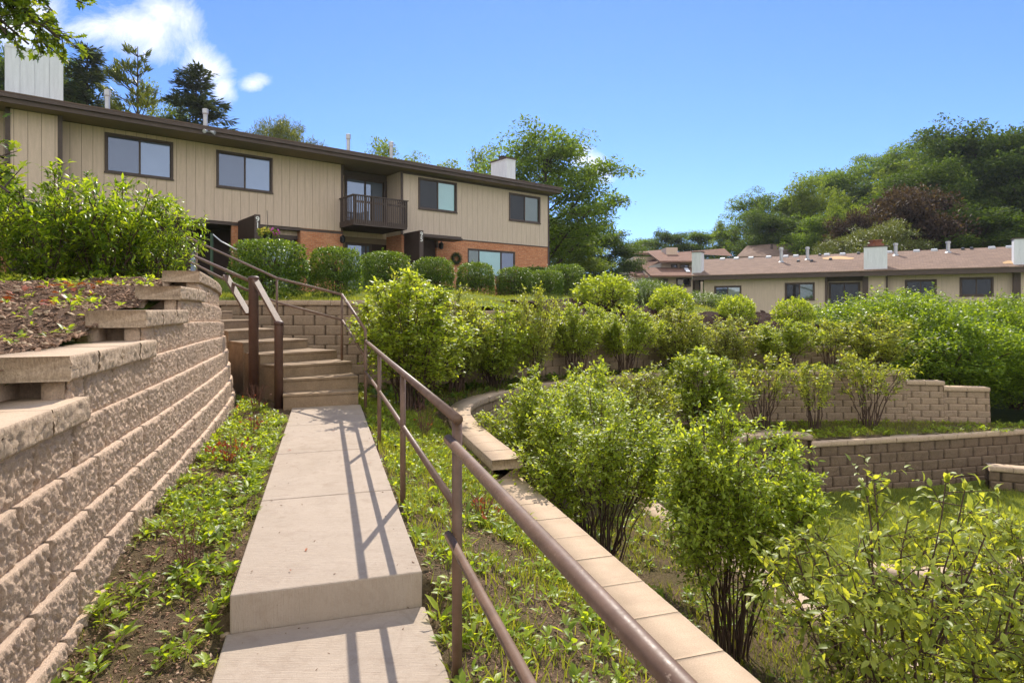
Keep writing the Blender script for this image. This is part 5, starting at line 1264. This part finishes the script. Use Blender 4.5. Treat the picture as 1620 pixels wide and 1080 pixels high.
# mounds on the right bank
GR7 = 'rounded privet mounds on the right bank'
for (key, px, Y, top, w_, zb_, lab, rz_) in [('mound_a', 1408, 19.5, 466, 215, -.4, 'broad bright mound below the ranch house sliding door', .2), ('mound_b', 1512, 20.0, 478, 190, -.6, 'bright mound in the middle of the right bank', 1.2),
      ('mound_a', 1600, 19.0, 474, 150, -.7, 'bright mound touching the right edge of the view', 2.2), ('mound_b', 1500, 17.0, 505, 205, -1.1, 'large dark-bottomed mound beyond the stepped end of the middle wall', 2.8), ('mound_a', 1612, 16.4, 538, 165, -1.2, 'lowest dark green mound at the right end of the terrace', .8), ('mound_b', 1452, 18.0, 482, 150, -.8, 'mound tucked behind the last pale shrub', .1)]:
    sh(key, px, 600, Y, top, w_, zb_, lab, GR7, rz_, 1.08, 1.02)

# ------------------------------------------------------------------ trees
TC = ('trunk','crown')
plant_kind('tree_a', tree_meshes('ta', 31, 12, 9.5, .15, 18, 15, .22, 90, clump=.85, flat=.38, tr=.22), M['trunk'], M['lf_tree'], TC)
plant_kind('tree_b', tree_meshes('tb', 32, 12, 9, .1, 20, 17, .26, 85, clump=.95, flat=.55), M['trunk'], M['lf_treedk'], TC)
plant_kind('tree_c', tree_meshes('tc', 33, 11, 8, .1, 18, 14, .25, 80, clump=.9, flat=.5), M['trunk'], M['lf_tree'], TC)
plant_kind('tree_y', tree_meshes('ty', 34, 11, 7.5, .2, 13, 9, .24, 70, clump=.95, flat=.5), M['trunk'], M['lf_yellow'], TC)
plant_kind('tree_w', tree_meshes('tw', 35, 11, 8.5, .1, 18, 15, .25, 85, clump=.9, flat=.5), M['trunk'], M['lf_yellow'], TC)
plant_kind('copper', tree_meshes('tco', 36, 9, 9, .08, 15, 12, .3, 150, clump=1.2, flat=.6), M['trunk'], M['lf_copper'], TC)
plant_kind('spruce', conifer_meshes('sp', 37, 14, 8, .1, 34, .42, dens=2.6, T=T_NEEDLE), M['trunk'], M['lf_conifer'], TC)
plant_kind('spruce2', conifer_meshes('sq', 38, 14, 8.5, .1, 30, .42, gap=.12, dens=2.4), M['trunk'], M['lf_conifer'], TC)
plant_kind('pine', conifer_meshes('pi', 39, 14, 9, .25, 18, .34, gap=.35, up=.45, dens=2.6, tuft=True), M['trunk'], M['lf_pine'], TC)
plant_kind('pinetop', tree_meshes('pt', 40, 8, 8, .35, 14, 10, .3, 110, T_NEEDLE, clump=.9, flat=.4), M['trunk'], M['lf_pine'], TC)
st_, lf_ = tree_meshes('pd', 43, 8, 9, .5, 12, 9, .3, 110, T_NEEDLE, clump=.9, flat=.3); plant_kind('pinedark', (st_, lf_), M['trunk'], M['lf_pine'], TC)
plant_kind('bluespruce', conifer_meshes('bs', 41, 4, 3, .05, 16, .22, dens=3), M['trunk'], M['lf_blue'], TC)

def tr(key, px, Y, top, w_, zb_, label, natH, natW, name='tree', group=None, rz=0, cat='tree'):
    zt = CZ+(HY-top)/F*Y
    return plant(key, name, PX(px,Y), Y, zb_, w_/F*Y/natW*(1.08 if group else 1.22), (zt-zb_)/natH, rz, label, cat, group)
tr('tree_a', 866, 42, 206, 215, 2.2, 'broad spreading green tree behind the right end of the apartment house', 12, 9.6, rz=.6)
tr('tree_y', 770, 46, 236, 90, 2.5, 'thin yellow-green tree behind the brick-capped white chimney', 11, 7.5, rz=.2)
tr('tree_y', 612, 40, 225, 95, 3, 'wispy yellow-green tree top above the roof vents', 11, 7.5, rz=1.2)
tr('tree_y', 690, 42, 254, 120, 3, 'low yellow-green tree top just above the roof line', 11, 7.5, rz=2.2)
tr('tree_b', 950, 56, 362, 105, 2.3, 'dark hazy tree right of the spreading tree', 12, 9, rz=.3)
tr('tree_w', 890, 50, 352, 130, 2.2, 'bright low tree under the spreading tree', 11, 8.5, rz=1.0)
tr('bluespruce', 988, 42, 430, 40, 1.6, 'small blue-grey spruce in front of the far houses', 4, 3, rz=.4)
tr('bluespruce', 960, 44, 440, 36, 1.6, 'pale spruce beside the small blue-grey one', 4, 3, rz=1.4)
tr('pinedark', 440, 36, 188, 88, 5.5, 'flat-topped pine poking above the roof ridge', 8, 8, rz=.5)
tr('spruce', 138, 44, 68, 190, 3, 'dark pointed spruce beside the white chimney', 14, 7.6, rz=.3)
tr('pine', 218, 42, 74, 200, 3, 'open-branched pine between the two dark spruces', 14, 9, rz=.3)
tr('spruce2', 310, 43, 100, 230, 3, 'dark ragged spruce nearest the small cloud', 14, 8.2, rz=.9)
tr('tree_y', 262, 46, 150, 90, 3, 'light green tree top low between pine and spruce', 11, 7.5, rz=2.9)
tr('tree_w', 112, 48, 92, 70, 3, 'bright green tree behind the white chimney', 11, 8.5, rz=.9)
tr('tree_b', 15, 50, 70, 130, 3, 'dark green tree behind the left edge of the roof', 12, 9, rz=.1)
GT = 'trees on the hill behind the ranch house'
for (key, px, Y, top, w_, nH, nW, lab, rz_) in [
  ('tree_c', 1030, 84, 374, 70, 11, 8, 'small tree at the left end of the distant tree line', .1),
  ('tree_b', 1062, 80, 364, 70, 12, 9, 'flat dark tree over the townhouse chimney', .7),
  ('tree_c', 1108, 82, 364, 80, 11, 8, 'mid green tree left of the tall pale one on the ridge', 1.4),
  ('tree_b', 1005, 76, 385, 60, 12, 9, 'dark tree just left of the far stepped roofs', 2.1),
  ('tree_w', 1150, 78, 354, 60, 11, 8.5, 'low bright tree at the foot of the hill', .4),
  ('tree_a', 1200, 74, 306, 130, 12, 9.6, 'loose-crowned tree where the hill starts rising', .9),
  ('tree_w', 1265, 70, 291, 120, 11, 8.5, 'bright yellow-green tree above the plain roofed house', 1.7),
  ('tree_c', 1330, 78, 262, 130, 11, 8, 'feathery tree half way up the hill line', .2),
  ('tree_a', 1395, 80, 236, 130, 12, 9.6, 'tall airy tree on the hill line', 2.6),
  ('tree_w', 1420, 66, 268, 130, 11, 8.5, 'sunlit tree in front of the tall airy one', 1.2),
  ('tree_a', 1470, 78, 216, 130, 12, 9.6, 'high tree beside the darkest crown', .4),
  ('tree_b', 1545, 62, 196, 210, 12, 9, 'biggest darkest tree crown at the top right', .8),
  ('tree_b', 1465, 58, 262, 150, 12, 9, 'dark tree behind the copper beech', 2.8),
  ('tree_b', 1625, 58, 212, 170, 12, 9, 'dark tree cut by the right edge of the view', 1.8),
  ('tree_b', 1225, 66, 335, 110, 12, 9, 'shaded dense tree at the left foot of the hill', 1.1),
  ('tree_b', 1385, 72, 285, 130, 12, 9, 'dense dark tree filling the slope behind the sunlit one', .6),
  ('tree_b', 1500, 70, 235, 150, 12, 9, 'dense tree between the high one and the darkest crown', 2.3),
  ('tree_c', 1290, 60, 335, 90, 11, 8, 'shaded green tree close behind the ranch roof', 2.4),
  ('tree_w', 1340, 58, 325, 90, 11, 8.5, 'light tree left of the copper crown', .1)]:
    zb_ = float(far(PX(px,Y),Y))
    tr(key, px, Y, top, w_, zb_, lab, nH, nW, 'tree', GT, rz_)
tr('copper', 1440, 52, 302, 130, 1.5, 'copper beech with dark reddish crown behind the ranch roof', 9, 9, rz=.5)
tr('copper', 1358, 53, 340, 70, 1.5, 'small reddish tree at the left foot of the copper beech', 9, 9, rz=1.5)
tr('tree_b', 1560, 50, 330, 170, 1.5, 'shaded low tree behind the right half of the ranch roof', 12, 9, rz=1.1)
tr('pinetop', 1385, 47, 351, 110, 1.5, 'yellow-green flat pine just above the ranch roof ridge', 8, 8, rz=.2)
tr('pinetop', 1335, 48, 374, 80, 1.5, 'low pine left of the round ranch chimney pot', 8, 8, rz=1.2)

# overhanging oak branch from a tree left of the view
r = rng(77); root = empty('oak_tree', (-8.2, 6.2, 1.6), 0, 'oak with lobed leaves hanging into the upper left corner', 'tree')
A=[];B=[];R0=[];R1=[];LPp=[];LD=[]
def seg(a,b,ra,rb): A.append(a);B.append(b);R0.append(ra);R1.append(rb)
base = np.array([0,0,0.]); top_ = np.array([.2,.1,6.5]); seg(np.array([0,0,-.4]),top_*.5,.2,.16); seg(top_*.5,top_,.16,.08)
tg = []
for (px, py, Y) in [(20,20,6.6),(60,40,6.4),(95,62,6.5),(120,75,6.7),(45,70,6.3),(10,55,6.2),(85,20,6.8),(130,5,6.9),(30,-30,6.5),(110,-30,6.8),(5,250,5.6),(2,283,5.5),(-20,100,6),(-60,10,6.2),(60,-10,6.5),(0,5,6.4),(75,75,6.6),(15,305,5.2)]:
    tg.append(np.array(W(px,py,Y))-np.array([-8.2,6.2,1.6]))
for t_ in tg:
    s_ = top_*r.uniform(.55,.95) if t_[2] > 2 else top_*.42
    m1 = s_*.5+t_*.5+np.array([0,0,.25]); seg(s_,m1,.05,.03); seg(m1,t_,.03,.01)
    for j in range(30):
        v = r.uniform(.2,1); b0 = m1*(1-v)+t_*v; dd = nrm(rand_unit(r,1)[0]*1.0+np.array([.2,0,-.25])); L = r.uniform(.12,.34); e = b0+dd*L; seg(b0,e,.007,.003)
        kk = 9; vv = np.linspace(.2,1,kk)[:,None]; pp = b0*(1-vv)+e*vv+r.normal(0,.01,(kk,3)); LPp.append(pp); LD.append(nrm(dd+rand_unit(r,kk)*1.0))
LPp = np.concatenate(LPp); LD = np.concatenate(LD); n = len(LPp)
link('trunk', segs_mesh('oak', np.array(A),np.array(B),np.array(R0),np.array(R1),7), M['trunk'], root)
link('crown', leaf_mesh('oak_crown', LPp, LD, nrm(rand_unit(r,n)*.7+np.array([0,0,1])), .105*r.uniform(.6,1.15,n), T_OAK), M['lf_oak'], root)

# ------------------------------------------------------------------ ground cover
def scatter(poly, n, seed, zf, mask=None):
    r = rng(seed); poly = np.array(poly); x0,y0 = poly.min(0); x1,y1 = poly.max(0)
    X = r.uniform(x0,x1,n*3); Y = r.uniform(y0,y1,n*3); ok = inside(X,Y,poly)
    if mask is not None: ok &= mask(X,Y,r)
    X = X[ok][:n]; Y = Y[ok][:n]; return X, Y, zf(X,Y)
def weeds(name, poly, n, seed, zf, mat, leaf=.05, k=7, T=T_LEAF, mask=None, up=.55, label=None, spread=.02):
    r = rng(seed); X,Y,Z = scatter(poly, n, seed, zf, mask); m = len(X); 
    sz = leaf*r.uniform(.5,1.5,m)
    th = r.rand(m,k)*2*np.pi; el = r.uniform(.1,up*1.6,(m,k))
    D = np.stack([np.cos(th)*np.cos(el), np.sin(th)*np.cos(el), np.sin(el)],-1).reshape(-1,3)
    P = np.repeat(np.stack([X,Y,Z],-1), k, 0)+D*r.uniform(0,1,(m*k,1))*spread+np.array([0,0,.006]); P[:,2] += r.uniform(0,1,m*k)*sz.repeat(k)*.6
    S = np.repeat(sz,k)*r.uniform(.6,1.2,m*k); N = nrm(rand_unit(r,m*k)*.35+np.array([0,0,1]))
    o = link(name, leaf_mesh(name, P, D, N, S, T), M[mat]); tag(o, label, None, None, 'stuff'); return o
def blades(name, poly, n, seed, zf, mat, h=.09, w=1.0, mask=None, label=None):
    r = rng(seed); X,Y,Z = scatter(poly, n, seed, zf, mask); m = len(X)
    D = nrm(np.stack([r.normal(0,.38,m), r.normal(0,.38,m), np.ones(m)],-1)); N = nrm(rand_unit(r,m)*np.array([1,1,.1]))
    o = link(name, leaf_mesh(name, np.stack([X,Y,Z-.004],-1), D, N, h*r.uniform(.4,1.25,m)*w, T_BLADE), M[mat]); tag(o, label, None, None, 'stuff'); return o
Gn = [q(1.2,-.95),q(8.6,-1.05),q(9.3,-1.2),(-3.3,8.0),q(7.6,DL-.02),q(1.2,DL-.03)]
def dens(a, s, thr, sd): return lambda X,Y,r: (fbm(X*s,Y*s,sd,3) > thr+(r.rand(len(X))-.5)*.2)
def m_bed(X,Y,r):
    t, D = tD(X,Y); g = .05+np.clip((t-2.9)/1.3,0,1)*.28+np.clip((D+.75)/.3,0,1)*.14
    return fbm(X*2.6,Y*2.6,51,3)+g*.9+(r.rand(len(X))-.5)*.25 > .69
weeds('weeds', Gn, 4200, 61, z_bed, 'lf_weed', .036, 8, T_LEAF, m_bed, .6)
weeds('undergrowth', Gn, 170, 62, z_bed, 'lf_weed', .062, 9, T_LONG, lambda X,Y,r: r.rand(len(X))>.3, .5)
blades('grass', Gn, 9000, 63, z_bed, 'lf_grass', .055, 1, m_bed)
Tn = [q(.5,DR+.03),q(7.9,DR+.03),(-2.2,8.6),(-2.6,10.6),q(10,1.7),q(8.8,1.55),q(.5,1.56)]
def m_t1(X,Y,r):
    t, D = tD(X,Y); g = np.clip((t-2.6)/1.5,0,1)*.22
    return fbm(X*2.2,Y*2.2,53,3)+g+(r.rand(len(X))-.5)*.35 > .53
weeds('weeds', Tn, 3300, 64, z_t1, 'lf_weed', .042, 7, T_LEAF, m_t1, .6)
weeds('undergrowth', Tn, 200, 65, z_t1, 'lf_weed', .065, 9, T_LONG, None, .5)
blades('grass', Tn, 26000, 66, z_t1, 'lf_grass', .10, 1, m_t1)
Tf = [(-2.2,8.6),(-2.8,11.2),(-.4,12.2),(3.6,15.3),(8,16.6),(12,17),(11,15),(5,15),(1.6,13.4),q(10,2.2),q(9,1.6)]
weeds('undergrowth', Tf, 1500, 67, z_t1, 'lf_hedge', .09, 7, T_DIA, None, .6)
blades('grass', Tf, 14000, 68, z_t1, 'lf_grass', .14, 1, dens(0,1.2,.42,3))
T2n = [q(-.5,1.98),q(7.5,1.98),q(9,2.4),(1.2,12.6),(4.4,14.3),(9,14.5),(12.5,14.2),(12.4,13.5),(9,13.1),(6,12.6),q(8,4.1),q(-.5,4.05)]
weeds('weeds', T2n, 5600, 69, z_t2, 'lf_weed', .055, 7, T_LEAF, dens(0,1.5,.42,4), .6)
blades('grass', T2n, 60000, 70, z_t2, 'lf_grass', .10, 1, dens(0,1.3,.36,14))
LW = [q(0,4.45),q(8,4.45),(5,12.0),(9,12.7),(13.5,13.2),(13,8.7),(6,8.5),(4.4,6)]
blades('grass', LW, 60000, 71, z_low, 'lf_grass', .10, 1, None)
UG = [(-5.5,11.8),(-2.4,11.8),(0,13.3),(2,15.3),(4,16.5),(4,24),(1,28),(-10,21),(-14,17),(-9,12)]
blades('grass', UG, 60000, 72, zUp, 'lf_grass', .12, 1, None)
UG2 = [(-12,12),(-6,10.6),q(10,-3.6),q(7.5,-3.6),(-8,5)]
blades('grass', UG2, 16000, 73, zUp, 'lf_grass', .12, 1, None)
UG3 = [(4,18.5),(10.5,19.5),(12,22),(10,27),(6,26)]
blades('grass', UG3, 20000, 74, zUp, 'lf_grass', .14, 1, None)
UMp = [q(2.5,-1.3),q(5.5,-1.42),q(9.5,-1.8),q(9,-3.3),q(6,-3.8),q(3,-4.4)]
weeds('weeds', UMp, 420, 75, zm, 'lf_weed', .045, 5, T_LEAF, None, .6)
# wood chips and small stones lying in the beds
def chips(name, poly, n, seed, zf, size, mat, flat=.35, mask=None):
    r = rng(seed); X,Y,Z = scatter(poly, n, seed, zf, mask); m = len(X)
    base = np.array([(-1,-.5,-.5),(1,-.6,-.4),(.9,.5,-.5),(-.8,.6,-.4),(-.9,-.4,.5),(.8,-.5,.4),(1,.4,.5),(-.7,.5,.6)])
    a = r.rand(m)*2*np.pi; s = size*r.uniform(.4,1.3,m); ca, sa = np.cos(a), np.sin(a)
    b = base[None]*np.stack([s,s*r.uniform(.3,.9,m),s*flat*r.uniform(.5,1.3,m)],-1)[:,None,:]+r.normal(0,.12,(m,8,3))*s[:,None,None]
    tl = r.normal(0,.35,m); b[:,:,2] += b[:,:,0]*tl[:,None]
    x = b[:,:,0]*ca[:,None]-b[:,:,1]*sa[:,None]; y = b[:,:,0]*sa[:,None]+b[:,:,1]*ca[:,None]
    v = np.stack([x+X[:,None], y+Y[:,None], b[:,:,2]+Z[:,None]+s[:,None]*flat*.4],-1).reshape(-1,3)
    f = np.array([(0,3,2,1),(4,5,6,7),(0,1,5,4),(1,2,6,5),(2,3,7,6),(3,0,4,7)]); f = (f[None]+(np.arange(m)*8)[:,None,None]).reshape(-1,4)
    o = link(name, np_mesh(name, v, f), M[mat]); o['kind'] = 'stuff'; return o
chips('gravel', UMp, 19000, 81, zm, .018, 'chip'); chips('pebbles', UMp, 1500, 82, zm, .018, 'stone', .6)
chips('gravel', Gn, 26000, 83, z_bed, .0085, 'chip'); chips('pebbles', Gn, 900, 84, z_bed, .012, 'stone', .6)
chips('gravel', Tn, 26000, 85, z_t1, .0085, 'chip')
r = rng(9)
X,Y,Z = scatter([q(4.9,-1.75),q(6.6,-1.8),q(6.6,-2.3),q(4.9,-2.3)], 70, 86, zm)
lv = link('fallen_leaves', leaf_mesh('fallen_leaves', np.stack([X,Y,Z+.03],-1), rand_unit(r,len(X))*[1,1,.3], nrm(rand_unit(r,len(X))*.4+[0,0,1]), np.full(len(X),.085), T_OAK), M['fallen']); lv['kind'] = 'stuff'

zsl = lambda X,Y: np.where(tD(X,Y)[0] > O_t, .212, .044)+0*X
SL = [q(.9,DL+.02),q(O_t+5.3,DL+.02),q(O_t+5.3,DR-.02),q(.9,DR-.02)]
def m_edge(X,Y,r):
    t, D = tD(X,Y); e = np.minimum(D-DL, DR-D); return r.rand(len(X)) < np.exp(-e/.09)+.05+.5*np.exp(-np.abs(t-O_t+.05)/.05)
chips('litter', SL, 420, 87, zsl, .0055, 'chip', .3, m_edge); chips('pebbles', SL, 120, 88, zsl, .004, 'stone', .6, m_edge)
X,Y,Z = scatter(SL, 26, 89, zsl, m_edge); lv = link('fallen_leaves', leaf_mesh('slab_leaves', np.stack([X,Y,Z+.006],-1), rand_unit(r,len(X))*[1,1,.12], nrm(rand_unit(r,len(X))*.2+[0,0,1]), .035*r.uniform(.6,1.2,len(X)), T_LEAF), M['fallen']); lv['kind'] = 'stuff'
def pebble(px, py, Y, s, label, zf=None, seed=1):
    x, y, z = W(px, py, Y); 
    if zf is not None: z = float(zf(np.array([x]),np.array([y]))[0])
    m = MB(); m.ball((0,0,0), s, s*.7, s*.55, 14, 9); rr_ = rng(seed); v = np.array(m.v); v *= (1+.22*(fbm(v[:,0]/s*1.3+seed,v[:,1]/s*1.3+v[:,2]/s,seed,2)-.5))[:,None]; m.v = v.tolist()
    o = m.build('stone', M['stone'], None, True, loc=(x,y,z+s*.3)); o.rotation_euler = (0,0,seed*1.3); tag(o, label, 'stone', 'stones in the planting beds')
pebble(179, 1018, 2.55, .026, 'pale rounded stone at the foot of the big block wall', z_bed, 2)
pebble(357, 1005, 2.75, .024, 'white stone tucked against the corner of the concrete step', z_bed, 3)
pebble(44, 489, 5.4, .05, 'brown oval stone lying on the mulch bank', zm, 4)
pebble(352, 985, 2.85, .016, 'small tan stone just above the white one by the step', z_bed, 5)

# dormant twiggy shrubs
def twiggy(name, px, zf, Y, H_, W_, label, seed, red=10, leafmat='fallen', n=14):
    st, lf = shrub_meshes('tw%d'%seed, seed, H_, W_, n, 6, 2, .03, T_LEAF, .15, .3, .09, 0, .0035)
    x = PX(px,Y); z = float(zf(np.array([x]),np.array([Y]))[0])
    o = empty('dormant_shrub', (x,Y,z), 0, label, 'shrub', 'dormant twiggy shrubs in the beds')
    link('stems', st, M['twig'], o)
    r = rng(seed+1); m = red
    if m:
        P = np.stack([r.normal(0,W_*.22,m), r.normal(0,W_*.22,m), H_*r.uniform(.15,.6,m)],-1)
        link('dead_leaves', leaf_mesh('dl', P, rand_unit(r,m)+[0,0,.3], rand_unit(r,m), .045*r.uniform(.6,1.2,m), T_LEAF), M[leafmat], o)
twiggy('t', 404, z_bed, 7.6, .36, .42, 'bare twiggy shrub in front of the stair posts', 301, 12, n=20)
twiggy('t', 403, z_bed, 6.3, .27, .3, 'bare shrub with a few rusty leaves next to the walkway', 302, 30)
twiggy('t', 366, z_bed, 5.0, .28, .35, 'dormant shrub full of dark red leaves half way along the bed', 303, 70)
twiggy('t', 297, z_bed, 3.15, .26, .36, 'leafless branching shrub in the bare soil near the wall', 304, 0, n=9)
twiggy('t', 762, z_t1, 4.6, .27, .28, 'bare shrub with one red leaf cluster beside the near wall cap', 305, 30)
twiggy('t', 672, z_t1, 7.2, .45, .4, 'grey twiggy shrub behind the thick handrail end', 306, 8, n=18)
# ------------------------------------------------------------------ thin summer haze round the whole scene
k = NT('air'); v = k.n('ShaderNodeVolumePrincipled', i_Density=HAZE, i_Anisotropy=.55); v.inputs['Color'].default_value = (.86, .92, 1, 1)
o_ = k.n('ShaderNodeOutputMaterial'); k.L.new(v.outputs[0], o_.inputs['Volume'])
m = MB(); m.box(-300, 300, -300, 300, -4.8, 45); hz = m.build('haze', k.m); hz['kind'] = 'stuff'; hz['label'] = 'thin pale summer haze softening the far trees and houses'
